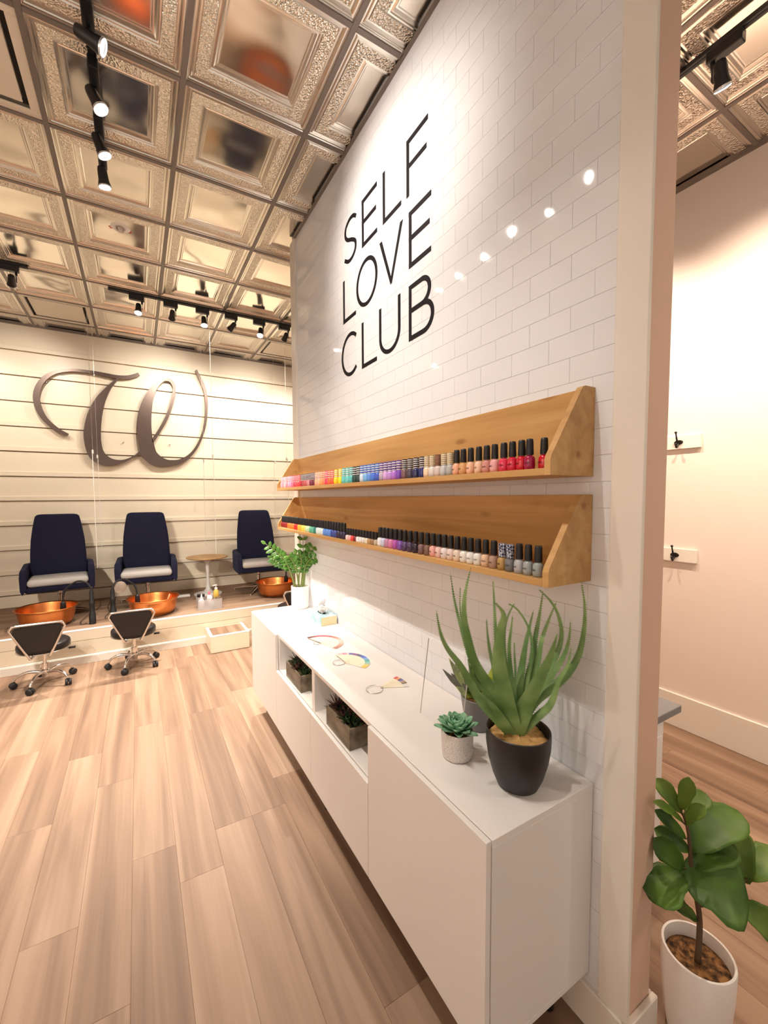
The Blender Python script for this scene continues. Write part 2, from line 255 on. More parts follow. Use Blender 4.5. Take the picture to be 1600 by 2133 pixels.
def share(name, me, parent=None, loc=(0, 0, 0), rot=(0, 0, 0), scale=None):
    o = bpy.data.objects.new(name, me); COL.objects.link(o)
    if parent: o.parent = parent
    o.location = loc; o.rotation_euler = rot
    if scale: o.scale = scale
    return o

def tag(o, label=None, cat=None, group=None, kind=None):
    if label: o['label'] = label
    if cat: o['category'] = cat
    if group: o['group'] = group
    if kind: o['kind'] = kind
    return o

def thing(name, label, cat, loc=(0, 0, 0), rz=0.0, group=None):
    o = bpy.data.objects.new(name, None); COL.objects.link(o)
    o.empty_display_size = 0.05
    o.location = loc; o.rotation_euler = (0, 0, rz)
    return tag(o, label, cat, group)

def struct(name, bm, mats, **kw):
    o = new_obj(name, bm, mats, **kw); o['kind'] = 'structure'; return o

def dup(o, loc=None, rz=None, parent=None, label=None):
    c = o.copy(); COL.objects.link(c)
    if parent is not None: c.parent = parent
    if loc is not None: c.location = loc
    if rz is not None: c.rotation_euler = (0, 0, rz)
    if label: c['label'] = label
    for ch in o.children: dup(ch, parent=c)
    return c

def box(bm, x0, x1, y0, y1, z0, z1, bev=0.0, seg=1, mi=0):
    r = bmesh.ops.create_cube(bm, size=1.0)
    vs = r['verts']
    bmesh.ops.scale(bm, vec=(x1-x0, y1-y0, z1-z0), verts=vs)
    bmesh.ops.translate(bm, vec=((x0+x1)/2, (y0+y1)/2, (z0+z1)/2), verts=vs)
    fs = list({f for v in vs for f in v.link_faces})
    for f in fs: f.material_index = mi
    if bev > 0:
        es = list({e for v in vs for e in v.link_edges})
        g = bmesh.ops.bevel(bm, geom=es, offset=bev, segments=seg, profile=0.5, affect='EDGES')
        for f in g['faces']: f.material_index = mi
    return bm

def bxo(x0, x1, y0, y1, z0, z1, bev=0.0, seg=1):
    return box(bmesh.new(), x0, x1, y0, y1, z0, z1, bev, seg)

def lathe(bm, prof, n=24, cap0=True, cap1=True, loc=(0, 0, 0), mi=0, squash=1.0):
    rings = []
    for r, z in prof:
        if r < 1e-6: rings.append([bm.verts.new((loc[0], loc[1], loc[2]+z))]); continue
        rings.append([bm.verts.new((loc[0]+r*math.cos(2*PI*k/n), loc[1]+squash*r*math.sin(2*PI*k/n), loc[2]+z)) for k in range(n)])
    for a, b in zip(rings, rings[1:]):
        for k in range(n):
            k2 = (k+1) % n
            if len(a) == 1 and len(b) == 1: continue
            if len(a) == 1: f = bm.faces.new((a[0], b[k2], b[k]))
            elif len(b) == 1: f = bm.faces.new((a[k], a[k2], b[0]))
            else: f = bm.faces.new((a[k], a[k2], b[k2], b[k]))
            f.material_index = mi
    if cap0 and len(rings[0]) > 1: bm.faces.new(rings[0][::-1]).material_index = mi
    if cap1 and len(rings[-1]) > 1: bm.faces.new(rings[-1]).material_index = mi
    return bm

def tube(bm, pts, rad, n=8, closed=False, mi=0, cap=True):
    pts = [Vector(p) for p in pts]; N = len(pts)
    rr = rad if isinstance(rad, (list, tuple)) else [rad]*N
    rings = []; up = None
    for i, p in enumerate(pts):
        a = pts[(i-1) % N] if (closed or i > 0) else p
        b = pts[(i+1) % N] if (closed or i < N-1) else p
        d = (b-a)
        d = d.normalized() if d.length > 1e-9 else Vector((0, 0, 1))
        if up is None:
            up = d.cross(Vector((0, 0, 1)))
            if up.length < 1e-3: up = d.cross(Vector((1, 0, 0)))
            up.normalize()
        up = (up - d*up.dot(d)).normalized()
        v = d.cross(up)
        rings.append([bm.verts.new(p + rr[i]*(math.cos(2*PI*k/n)*up + math.sin(2*PI*k/n)*v)) for k in range(n)])
    prs = list(zip(rings, rings[1:])) + ([(rings[-1], rings[0])] if closed else [])
    for a, b in prs:
        for k in range(n):
            f = bm.faces.new((a[k], a[(k+1) % n], b[(k+1) % n], b[k])); f.material_index = mi
    if cap and not closed:
        bm.faces.new(rings[0][::-1]).material_index = mi; bm.faces.new(rings[-1]).material_index = mi
    return bm

def spline(pts, sub=6, closed=False):
    """Catmull-Rom through the points (any dimension)"""
    n = len(pts); out = []
    g = (lambda i: pts[i % n]) if closed else (lambda i: pts[min(max(i, 0), n-1)])
    for i in range(n if closed else n-1):
        p0, p1, p2, p3 = g(i-1), g(i), g(i+1), g(i+2)
        for s in range(sub):
            t = s/sub
            out.append(tuple(0.5*((2*b)+(-a+c)*t+(2*a-5*b+4*c-d)*t*t+(-a+3*b-3*c+d)*t**3) for a, b, c, d in zip(p0, p1, p2, p3)))
    if not closed: out.append(tuple(pts[-1]))
    return out

def prism(bm, poly, fn, d0, d1, mi=0, mside=None):
    """polygon (2D) extruded between depths d0 and d1; fn(a, b, d) -> 3D"""
    v0 = [bm.verts.new(fn(a, b, d0)) for a, b in poly]
    v1 = [bm.verts.new(fn(a, b, d1)) for a, b in poly]
    n = len(poly)
    for k in range(n):
        f = bm.faces.new((v0[k], v0[(k+1) % n], v1[(k+1) % n], v1[k])); f.material_index = mi if mside is None else mside
    bm.faces.new(v0[::-1]).material_index = mi; bm.faces.new(v1).material_index = mi
    return bm

def ribbon(bm, L, R, fn, d0, d1, mi=0, mside=None, closed=False):
    """strip between two 2D rails, extruded: front and back faces as quads"""
    a0 = [bm.verts.new(fn(*p, d0)) for p in L]; b0 = [bm.verts.new(fn(*p, d0)) for p in R]
    a1 = [bm.verts.new(fn(*p, d1)) for p in L]; b1 = [bm.verts.new(fn(*p, d1)) for p in R]
    n = len(L); ms = mi if mside is None else mside
    for i in range(n if closed else n-1):
        j = (i+1) % n
        bm.faces.new((a0[i], a0[j], b0[j], b0[i])).material_index = mi
        bm.faces.new((a1[i], b1[i], b1[j], a1[j])).material_index = mi
        bm.faces.new((a0[i], a1[i], a1[j], a0[j])).material_index = ms
        bm.faces.new((b0[i], b0[j], b1[j], b1[i])).material_index = ms
    if not closed:
        bm.faces.new((a0[0], b0[0], b1[0], a1[0])).material_index = ms
        bm.faces.new((a0[-1], a1[-1], b1[-1], b0[-1])).material_index = ms
    return bm

def stroke_rails(pts, widths):
    L = []; R = []; n = len(pts)
    for i in range(n):
        a = pts[max(i-1, 0)]; b = pts[min(i+1, n-1)]
        dx, dy = b[0]-a[0], b[1]-a[1]; l = math.hypot(dx, dy) or 1
        w = (widths[i] if isinstance(widths, (list, tuple)) else widths)/2
        L.append((pts[i][0]-dy/l*w, pts[i][1]+dx/l*w)); R.append((pts[i][0]+dy/l*w, pts[i][1]-dx/l*w))
    return L, R

def leaf_strip(bm, pts, widths, view, fold=0.15, thick=0.0015, twist=0.0, mi=0, wave=0.0, cols=5, phase=0.0):
    """a solid leaf: centre line, widths along it, cupped cross-section; 'view' = where its upper side faces"""
    pts = [Vector(p) for p in pts]; n = len(pts)
    top = []; bot = []
    for i, p in enumerate(pts):
        d = (pts[min(i+1, n-1)]-pts[max(i-1, 0)]).normalized()
        w = d.cross(Vector(view)); w.normalize()
        if twist: w = (Matrix.Rotation(twist*(i/(n-1)), 3, d) @ w)
        nn = w.cross(d).normalized()
        if nn.dot(Vector(view)) < 0: nn = -nn
        row = []; rb = []
        for k in range(cols):
            s = -1 + 2*k/(cols-1)
            off = fold*widths[i]*(s*s) + wave*widths[i]*math.sin(i*1.9+phase+(1.7 if s > 0 else 0))*abs(s)
            q = p + w*(s*widths[i]/2) + nn*off
            row.append(bm.verts.new(q)); rb.append(bm.verts.new(q - nn*thick*(1.0-0.85*s*s) - nn*1e-4))
        top.append(row); bot.append(rb)
    for i in range(n-1):
        for k in range(cols-1):
            bm.faces.new((top[i][k], top[i][k+1], top[i+1][k+1], top[i+1][k])).material_index = mi
            bm.faces.new((bot[i][k], bot[i+1][k], bot[i+1][k+1], bot[i][k+1])).material_index = mi
        for k in (0, cols-1):
            bm.faces.new((top[i][k], top[i+1][k], bot[i+1][k], bot[i][k])).material_index = mi
    bm.faces.new(top[0]+bot[0][::-1]).material_index = mi
    bm.faces.new(top[-1]+bot[-1][::-1]).material_index = mi
    return bm

# ================================================================== SETTING
# ---- floor: one slab and every vinyl plank on it
floor = struct('floor', bxo(XL, XR+0.1, YF, B+0.1, -0.10, -0.0045), MT['floor'])
PW, PL = 0.170, 1.22
plank_me = {}
def plank_mesh(w, l):
    k = (round(w, 3), round(l, 3))
    if k not in plank_me:
        o = new_obj('plank', bxo(-w/2+0.0002, w/2-0.0002, -l/2+0.0002, l/2-0.0002, -0.005, 0, 0.0005), MT['floor'])
        plank_me[k] = o.data; bpy.data.objects.remove(o)
    return plank_me[k]
rnd = random.Random(5)
x = XL
while x < XR-0.01:
    w = min(PW, XR+0.05-x)
    y = YF - rnd.random()*0.6 if True else YF
    first = True
    y = YF
    l = 0.35 + rnd.choice([0.0, 0.22, 0.44, 0.66, 0.85])
    while y < YPL:
        l = min(l, YPL-y)
        if l > 0.03:
            share('plank', plank_mesh(w, l), floor, (x+w/2, y+l/2, 0))
        y += l; l = PL
    x += w

# ---- raised platform along the back wall
platform = struct('platform', bxo(XL, XR, YPL+0.012, B, 0, ZP-0.006), MT['trim'])
x0 = XL
for r_i in range(8):
    y0 = YPL+0.03+r_i*0.181; y1 = min(y0+0.181, B-0.002); xx = XL; l = 0.4+0.25*((r_i*3) % 4)
    while xx < XR:
        l = min(l, XR-xx)
        me = plank_mesh(y1-y0, l)
        share('plank', me, platform, (xx+l/2, (y0+y1)/2, ZP), (0, 0, PI/2))
        xx += l; l = PL
for z0, z1, dx in ((0.225, ZP+0.004, 0.0), (0.085, 0.221, 0.003)):
    new_obj('fascia_board', bxo(XL, XR, YPL-0.002+dx, YPL+0.014, z0, z1, 0.002), MT['shiplap'], platform)
new_obj('nosing', bxo(XL, XR, YPL-0.006, YPL+0.030, ZP-0.002, ZP+0.010, 0.004, 2), MT['white'], platform)
bb = bxo(XL, XR, YPL-0.012, YPL+0.013, 0, 0.074, 0.002)
box(bb, XL, XR, YPL-0.008, YPL+0.013, 0.074, 0.083, 0.003)
tag(new_obj('baseboard_platform', bb, MT['trim']), kind='structure')

# ---- back wall: lapped boards, each proud at its lower edge
wall_back = struct('wall_back', bxo(XL-0.1, XR+0.1, B, B+0.1, 0, H+0.12), MT['gap'])
ZB = [H+0.02, 3.272, 2.990, 2.699, 2.411, 2.126, 1.838, 1.552, 1.264, 0.978, 0.690, 0.455]
for zt, zb in zip(ZB, ZB[1:]):
    bm = bmesh.new()
    y = B
    prof = [(y, zb+0.011), (y-0.028, zb+0.011), (y-0.028, zb+0.058), (y-0.026, zb+0.062), (y-0.010, zb+0.062), (y-0.010, zt), (y, zt)]
    prism(bm, prof, lambda a, b, d: (d, a, b), XL, XR)
    new_obj('board', bm, MT['shiplap'], wall_back)
tag(new_obj('baseboard_back', bxo(XL, XR, B-0.030, B-0.001, ZP, 0.452, 0.003), MT['shiplap']), kind='structure')

# ---- side walls
wl = struct('wall_left', bxo(XL-0.1, XL, YF, B, 0, H+0.12), MT['wall'])
wr = struct('wall_right', bxo(XR, XR+0.1, YF, B, 0, H+0.12), MT['wall'])
tag(new_obj('baseboard_right', bxo(XR-0.016, XR, YF, YPL, 0, 0.228, 0.003), MT['trim']), kind='structure')
tag(new_obj('baseboard_left', bxo(XL, XL+0.016, YF, YPL, 0, 0.228, 0.003), MT['trim']), kind='structure')

# ---- partition with glazed brick-bond tiles on its left face
bm = bmesh.new()
box(bm, 0.0045, TP, YP0, YP1, 0, H+0.06)
bm.faces.ensure_lookup_table()
for f in bm.faces:
    c = f.calc_center_median()
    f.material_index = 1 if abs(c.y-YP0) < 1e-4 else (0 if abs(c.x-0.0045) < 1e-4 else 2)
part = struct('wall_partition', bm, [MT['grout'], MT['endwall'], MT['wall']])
TH, TL = 0.0735, 0.1475
tb = bxo(0, 0.005, -TL/2+0.0004, TL/2-0.0004, 0.0004, TH-0.0004, 0.0004, 1)
o = new_obj('tile', tb, MT['glaze']); tile_me = o.data; bpy.data.objects.remove(o)
tiles = []
k = 0
nrow0 = int((1.617-0.13)/TH)
for k in range(-nrow0-1, 40):
    z0 = 1.617 + k*TH
    if z0+TH < 0.125 or z0 > H+0.01: continue
    y_off = 0.725 if k % 2 else 0.799
    y = y_off - 2*TL
    while y < 3.185:
        a, b_ = max(y, 0.661), min(y+TL, 3.182)
        if b_-a > 0.012: tiles.append((a, b_, z0))
        y += TL
def tile_rank(t):
    a, b_, z0 = t; yc = (a+b_)/2; zc = z0+TH/2
    if zc < ZC-0.01 and 0.70 < yc < 3.08: return 9e9
    d2 = 1.118**2 + yc**2 + (zc-1.576)**2
    if d2 > 0 and zc > 3.3 and yc < 1.2: pass
    return d2**1.5/(b_-a)
def in_view(t):
    q = Vector((0, (t[0]+t[1])/2, t[2]+TH/2)) - Vector((-1.118, 0, 1.576))
    zc = q.dot(FWD); v = 1085.5+864.9*q.dot(DOWN)/zc
    return zc > 0 and -20 < v < 2150
tiles.sort(key=lambda t: tile_rank(t) + (0 if in_view(t) else 1e6))
rest = bmesh.new()
for i, (a, b_, z0) in enumerate(tiles):
    if i < 300:
        share('tile', tile_me, part, (0, (a+b_)/2, z0), scale=(1, (b_-a)/TL, 1))
    else:
        box(rest, 0, 0.005, a+0.0004, b_-0.0004, z0+0.0004, z0+TH-0.0004)
tag(new_obj('far_tiles', rest, MT['glaze'], part), kind='stuff')
# corner trims, skirting and the dark wall angles under the ceiling
tag(new_obj('trim_1', bxo(-0.010, 0.004, YP0-0.012, 0.6605, 0.128, H+0.02, 0.003, 2), MT['trim']), kind='structure')
tag(new_obj('trim_2', bxo(-0.012, 0.004, 3.182, YP1+0.012, 0.128, H-0.002, 0.003, 2), MT['trim']), kind='structure')
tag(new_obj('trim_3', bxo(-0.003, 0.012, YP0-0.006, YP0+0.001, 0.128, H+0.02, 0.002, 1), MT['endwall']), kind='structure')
bm = bmesh.new()
box(bm, -0.016, 0.004, YP0+0.0002, YP1+0.014, 0, 0.128, 0.003)
box(bm, -0.016, TP+0.016, YP0-0.018, YP0+0.0, 0, 0.128, 0.003)
box(bm, TP, TP+0.016, YP0+0.0002, YP1+0.014, 0, 0.128, 0.003)
tag(new_obj('baseboard_partition', bm, MT['trim']), kind='structure')
tag(new_obj('trim_4', bxo(-0.015, -0.0005, YP0, 3.182, H-0.007, H+0.004), MT['grid']), kind='structure')
tag(new_obj('trim_5', bxo(XL, XR, B-0.040, B-0.012, H-0.006, H+0.02), MT['grid']), kind='structure')
tag(new_obj('trim_6', bxo(XR-0.024, XR, YF, B, H-0.010, H+0.02), MT['grid']), kind='structure')
tag(new_obj('trim_7', bxo(XL, XL+0.024, YF, B, H-0.010, H+0.02), MT['grid']), kind='structure')
tag(new_obj('trim_8', bxo(TP, TP+0.020, YP0, YP1, H-0.010, H+0.02), MT['grid']), kind='structure')

# ---- pressed-tin ceiling: every lay-in panel and every grid bar is its own piece
ceiling = struct('ceiling', bxo(XL-0.1, XR+0.1, YF, B+0.1, H+0.10, H+0.16), MT['dark'])
G = 0.61; GX, GY = -2.0835, 1.6738
LOOPS = [(0.0, 0.0, 0), (0.010, 0.0, 0), (0.014, 0.004, 0), (0.020, 0.004, 0), (0.023, 0.009, 0), (0.028, 0.006, 0), (0.034, 0.012, 0), (0.040, 0.012, 0), (0.044, 0.008, 0),
         (0.096, 0.008, 1), (0.099, 0.013, 0), (0.106, 0.013, 0), (0.109, 0.018, 0), (0.116, 0.016, 0), (0.124, 0.024, 0), (0.130, 0.024, 0), (0.134, 0.027, 0), (0.139, 0.027, 0)]
HS = (G-0.006)/2
def tin_bm(rect=None, flat=False):
    bm = bmesh.new(); rings = []
    for ins, z, m_ in (LOOPS if not flat else [(0.0, 0.0, 0), (0.012, 0.0, 0), (0.03, 0.004, 0), (0.05, 0.004, 0)]):
        s = HS-ins
        rings.append(([bm.verts.new((sx*s, sy*s, z)) for sx, sy in ((-1, -1), (1, -1), (1, 1), (-1, 1))], m_))
    for (a, _), (b_, m_) in zip(rings, rings[1:]):
        for k in range(4):
            bm.faces.new((a[k], b_[k], b_[(k+1) % 4], a[(k+1) % 4])).material_index = m_
    last = rings[-1][0]
    f = bm.faces.new(last); f.material_index = 2
    if rect:
        for co, no in (((rect[0], 0, 0), (-1, 0, 0)), ((rect[1], 0, 0), (1, 0, 0)), ((0, rect[2], 0), (0, -1, 0)), ((0, rect[3], 0), (0, 1, 0))):
            bmesh.ops.bisect_plane(bm, geom=bm.verts[:]+bm.edges[:]+bm.faces[:], plane_co=co, plane_no=no, clear_outer=True)
    return bm
def tin_obj(bm, x, y):
    me = bpy.data.meshes.new('ceiling_tile')
    bm.to_mesh(me); bm.free()
    me.flip_normals()
    for m_ in (MT['tin'], MT['tin_hammer'], MT['tin_panel']): me.materials.append(m_)
    return share('ceiling_tile', me, ceiling, (x, y, H))
full = tin_obj(tin_bm(), 0, 0); tin_me = full.data; bpy.data.objects.remove(full)
FLAT = {(0, 6), (0, 1), (4, 6)}
for i in range(-3, 7):
    for j in range(-7, 8):
        cx, cy = GX+(i+0.5)*G, GY+(j+0.5)*G
        x0, x1, y0, y1 = cx-G/2, cx+G/2, cy-G/2, cy+G/2
        if x1 < XL+0.02 or x0 > XR-0.02 or y1 < YF+0.02 or y0 > B-0.02: continue
        if (i, j) in FLAT: continue
        rects = [[x0, x1, y0, y1]]
        if x0 < 0 < x1 and y1 > YP0 and y0 < YP1 and not (y0 < YP0-0.15) and not (y1 > YP1+0.15):
            rects = [[x0, -0.001, y0, y1], [TP+0.001, x1, y0, y1]]
        for r in rects:
            c = [max(r[0], XL), min(r[1], XR), max(r[2], YF), min(r[3], B-0.012)]
            if c[1]-c[0] < 0.02 or c[3]-c[2] < 0.02: continue
            if c[1]-c[0] > G-0.01 and c[3]-c[2] > G-0.01:
                share('ceiling_tile', tin_me, ceiling, (cx, cy, H))
            else:
                tin_obj(tin_bm((c[0]-cx, c[1]-cx, c[2]-cy, c[3]-cy)), cx, cy)
for i in range(-2, 7):
    x = GX+i*G
    if XL < x < XR: new_obj('grid_bar', bxo(x-0.0125, x+0.0125, YF, B-0.02, H-0.007, H+0.012, 0.001), MT['grid'], ceiling)
def cross_bars(j, mesh={}):
    y = GY+j*G
    if 'm' not in mesh:
        o = new_obj('grid_bar', bxo(-G/2+0.0125, G/2-0.0125, -0.0125, 0.0125, -0.006, 0.012, 0.001), MT['grid']); mesh['m'] = o.data; bpy.data.objects.remove(o)
    for i in range(-3, 7):
        xc = GX+(i+0.5)*G
        if xc+G/2 < XL+0.05 or xc-G/2 > XR-0.05: continue
        if xc-G/2 < XL or xc+G/2 > XR:
            a, b_ = max(xc-G/2+0.0125, XL), min(xc+G/2-0.0125, XR)
            new_obj('grid_bar', bxo(a, b_, y-0.0125, y+0.0125, H-0.006, H+0.012, 0.001), MT['grid'], ceiling)
        elif xc-G/2 < 0 < xc+G/2 and YP0 < y < YP1:
            for a, b_ in ((xc-G/2+0.0125, -0.02), (TP+0.02, xc+G/2-0.0125)):
                new_obj('grid_bar', bxo(a, b_, y-0.0125, y+0.0125, H-0.006, H+0.012, 0.001), MT['grid'], ceiling)
        else:
            share('grid_bar', mesh['m'], ceiling, (xc, y, H))
for j in range(-6, 8): cross_bars(j)

# ================================================================== CEILING FIXTURES
def diffuser(i, j, label):
    cx, cy = GX+(i+0.5)*G, GY+(j+0.5)*G
    t = thing('air_diffuser', label, 'vent', (cx, cy, H), group='flat ceiling air diffusers')
    bm = bmesh.new(); s = HS-0.002
    box(bm, -s, s, -s, s, 0.030, 0.036)
    for a in ((-s, s, -s, -s+0.05), (-s, s, s-0.05, s), (-s, -s+0.05, -s+0.05, s-0.05), (s-0.05, s, -s+0.05, s-0.05)):
        box(bm, *a, 0.0, 0.008, 0.002)
    new_obj('frame', bm, MT['diffuser'], t)
    new_obj('plate', bxo(-0.225, 0.225, -0.225, 0.225, 0.004, 0.012, 0.003), MT['diffuser'], t)
    bm = bmesh.new()
    for a in ((-0.25, 0.25, -0.25, -0.226), (-0.25, 0.25, 0.226, 0.25), (-0.25, -0.226, -0.226, 0.226), (0.226, 0.25, -0.226, 0.226)):
        box(bm, *a, 0.022, 0.029)
    new_obj('slot', bm, MT['dark'], t)
    return t
diffuser(0, 6, 'flat square air diffuser with dark slot, above the bronze letter sign')
diffuser(4, 6, 'flat square air diffuser at the back, above the blue chair furthest from the camera wall')
diffuser(0, 1, 'large flat square air diffuser cut by the top left edge of the picture')

t = thing('smoke_detector', 'round white smoke detector with red marks on a ceiling panel', 'detector', (-1.163, 3.753, H+0.052))
lt = lathe(bmesh.new(), [(0.085, 0), (0.085, -0.012), (0.080, -0.020), (0.050, -0.030), (0.045, -0.030)], 32)
new_obj('housing', lt, MT['white'], t, smooth=40)
bm = lathe(bmesh.new(), [(0.028, -0.029), (0.030, -0.036), (0.020, -0.050), (0.0, -0.052)], 20)
for k in range(6): box(bm, 0.020*math.cos(k*PI/3)-0.002, 0.020*math.cos(k*PI/3)+0.002, 0.020*math.sin(k*PI/3)-0.002, 0.020*math.sin(k*PI/3)+0.002, -0.056, -0.03)
new_obj('sensor', bm, MT['steel'], t)
bm = bmesh.new()
for a in (2.6, 2.85, 0.3, 0.55): box(bm, 0.072*math.cos(a)-0.007, 0.072*math.cos(a)+0.007, 0.072*math.sin(a)-0.005, 0.072*math.sin(a)+0.005, -0.026, -0.018)
tag(new_obj('red_print', bm, mat('red_print', (0.6, 0.06, 0.04), 0.5), t), kind='stuff')
t = thing('ceiling_sprinkler', 'small round white cover plate on the ceiling behind the black track', 'sprinkler', (0.058, 5.068, H+0.052))
new_obj('cover_plate', lathe(bmesh.new(), [(0.042, 0.0), (0.042, -0.006), (0.036, -0.010), (0.0, -0.010)], 24), MT['white'], t, smooth=40)
new_obj('rim', lathe(bmesh.new(), [(0.046, 0.0), (0.046, -0.003), (0.043, -0.003), (0.043, 0.0)], 24, False, False), MT['chrome'], t)

# ---- track lighting
ZT = H-0.008
def track(label, p0, p1):
    x0, y0 = p0; x1, y1 = p1; L = math.hypot(x1-x0, y1-y0)
    t = thing('lighting_track', label, 'track', (x0, y0, ZT), math.atan2(y1-y0, x1-x0))
    bm = bxo(0, L, -0.017, 0.017, -0.022, 0.0, 0.002); new_obj('rail', bm, MT['black'], t)
    bm = bmesh.new(); box(bm, 0.002, L-0.002, -0.006, 0.006, -0.0235, -0.0221); new_obj('slot', bm, MT['blackm'], t)
    for a in (-0.004, L): new_obj('end_cap', bxo(a, a+0.004, -0.018, 0.018, -0.023, -0.0005, 0.001), MT['blackm'], t)
    return t
_l = {}
def lamp_meshes():
    if _l: return _l
    def keep(k, bm, m, sm=False):
        o = new_obj(k, bm, m, smooth=sm); _l[k] = o.data; bpy.data.objects.remove(o)
    keep('adapter', bxo(-0.065, 0.065, -0.021, 0.021, -0.050, 0.0, 0.004), MT['black'])
    bm = bmesh.new()
    tube(bm, [(0.045, 0, -0.048), (0.045, 0, -0.075)], 0.009, 10)
    box(bm, 0.041, 0.047, -0.010, 0.010, -0.135, -0.070, 0.002)
    keep('arm', bm, MT['black'])
    # head points along local -Z, pivot at its middle
    keep('head', lathe(bmesh.new(), [(0.012, 0.050), (0.021, 0.044), (0.024, 0.030), (0.0265, -0.020), (0.033, -0.046), (0.033, -0.052), (0.030, -0.052), (0.028, -0.044)], 24, True, False), MT['black'], 40)
    keep('lens', lathe(bmesh.new(), [(0.028, -0.0445), (0.020, -0.047), (0.0, -0.048)], 24, False, False), MT['lens'], True)
    keep('lens_ring', lathe(bmesh.new(), [(0.0335, -0.049), (0.0340, -0.056), (0.0305, -0.056), (0.0300, -0.049)], 24, False, False), MT['glass_rim'], 40)
    return _l
def spot(x, y, target, label, group, power, along='y', color=MAIN_LIGHT, angle=68, flip=1):
    me = lamp_meshes()
    t = thing('track_spotlight', label, 'spotlight', (x, y, ZT-0.0222), (PI/2 if along == 'y' else 0) + (PI if flip < 0 else 0), group)
    share('adapter', me['adapter'], t)
    share('arm', me['arm'], t)
    piv = Vector((0.030, 0, -0.125))
    rz = t.rotation_euler.z
    wp = Matrix.Rotation(rz, 3, 'Z') @ piv + Vector(t.location)
    d = (Vector(target)-wp).normalized()
    dl = Matrix.Rotation(-rz, 3, 'Z') @ d
    rot = dl.to_track_quat('-Z', 'Y').to_euler()
    piv2 = Vector((0.012, 0, -0.120))
    h = share('head', me['head'], t, piv2, rot)
    share('lens', me['lens'], h); share('lens_ring', me['lens_ring'], h)
    ld = bpy.data.lights.new('bulb', 'SPOT')
    ld.energy = power; ld.color = color; ld.spot_size = math.radians(angle); ld.spot_blend = 0.95; ld.shadow_soft_size = 0.024
    lo = bpy.data.objects.new('bulb', ld); COL.objects.link(lo); lo.parent = h; lo.location = (0, 0, -0.060)
    return t
# long track in front of the lettered wall (runs on over the photographer's head)
TX = -1.228
track('long black ceiling track running towards the lettered wall side', (TX, -2.0), (TX, 3.05))
ORD = ['first', 'second', 'third', 'fourth', 'fifth', 'sixth', 'seventh', 'eighth', 'ninth', 'tenth', 'eleventh', 'twelfth', 'thirteenth', 'fourteenth',
       'fifteenth', 'sixteenth', 'seventeenth', 'eighteenth', 'nineteenth', 'twentieth', 'twenty-first', 'twenty-second', 'twenty-third', 'twenty-fourth', 'twenty-fifth',
       'twenty-sixth', 'twenty-seventh', 'twenty-eighth', 'twenty-ninth', 'thirtieth', 'thirty-first', 'thirty-second', 'thirty-third', 'thirty-fourth', 'thirty-fifth',
       'thirty-sixth', 'thirty-seventh', 'thirty-eighth', 'thirty-ninth', 'fortieth', 'forty-first', 'forty-second', 'forty-third', 'forty-fourth', 'forty-fifth', 'forty-sixth',
       'forty-seventh', 'forty-eighth', 'forty-ninth', 'fiftieth'] + ['fifty-' + s for s in 'first second third fourth fifth sixth seventh eighth ninth'.split()] + ['sixtieth'] + ['sixty-' + s for s in 'first second third fourth fifth sixth seventh eighth ninth'.split()]
T1 = [(2.93, (-0.8, 3.4, 0.0), 1.0), (2.68, (-0.12, 2.75, 0.75), 0.45), (2.39, (0.0, 1.95, 0.85), 0.65), (2.10, (0.0, 1.95, 2.92), 1.0), (1.81, (0.0, 2.15, 0.8), 0.65), (1.53, (0.0, 1.70, 2.95), 1.0),
      (1.24, (-0.10, 1.55, 0.75), 0.9), (0.95, (-0.03, 1.12, 0.85), 1.0)]
for k, (y, tg, pw) in enumerate(T1):
    spot(TX, y, tg, 'black spotlight with bright lens, ' + ORD[k] + ' from the far end of the long track', 'spotlights on the long track', (P_WALL if tg[0] > -0.5 else P_FLOOR)*pw, 'y')
# added track over the left aisle, out of view, with fill lamps for the platform
track('added unseen black ceiling track over the left aisle for fill lamps', (-2.62, -1.9), (-2.62, 1.2))
for k, (y, tg, pw) in enumerate([(1.0, (-1.7, 5.2, 0.5), 1.0), (0.2, (-0.7, 5.0, 0.4), 1.2), (-0.6, (0.2, 5.2, 0.4), 1.2)]):
    spot(-2.62, y, tg, 'added fill spotlight over the left aisle, ' + ORD[k] + ' from the far end of its track', 'added fill spotlights over the left aisle', P_FLOOR*pw*0.72, 'y', angle=46)
for k, y in enumerate((0.6, -0.2, -1.0)):  # more added lamps, washing the unseen left wall for bounce fill
    spot(-2.62, y, (XL, y+0.9, 1.3), 'added fill spotlight turned to the left wall, ' + ORD[k] + ' from the far end of its track', 'added fill spotlights over the left aisle', P_LEFT, 'y', angle=95)
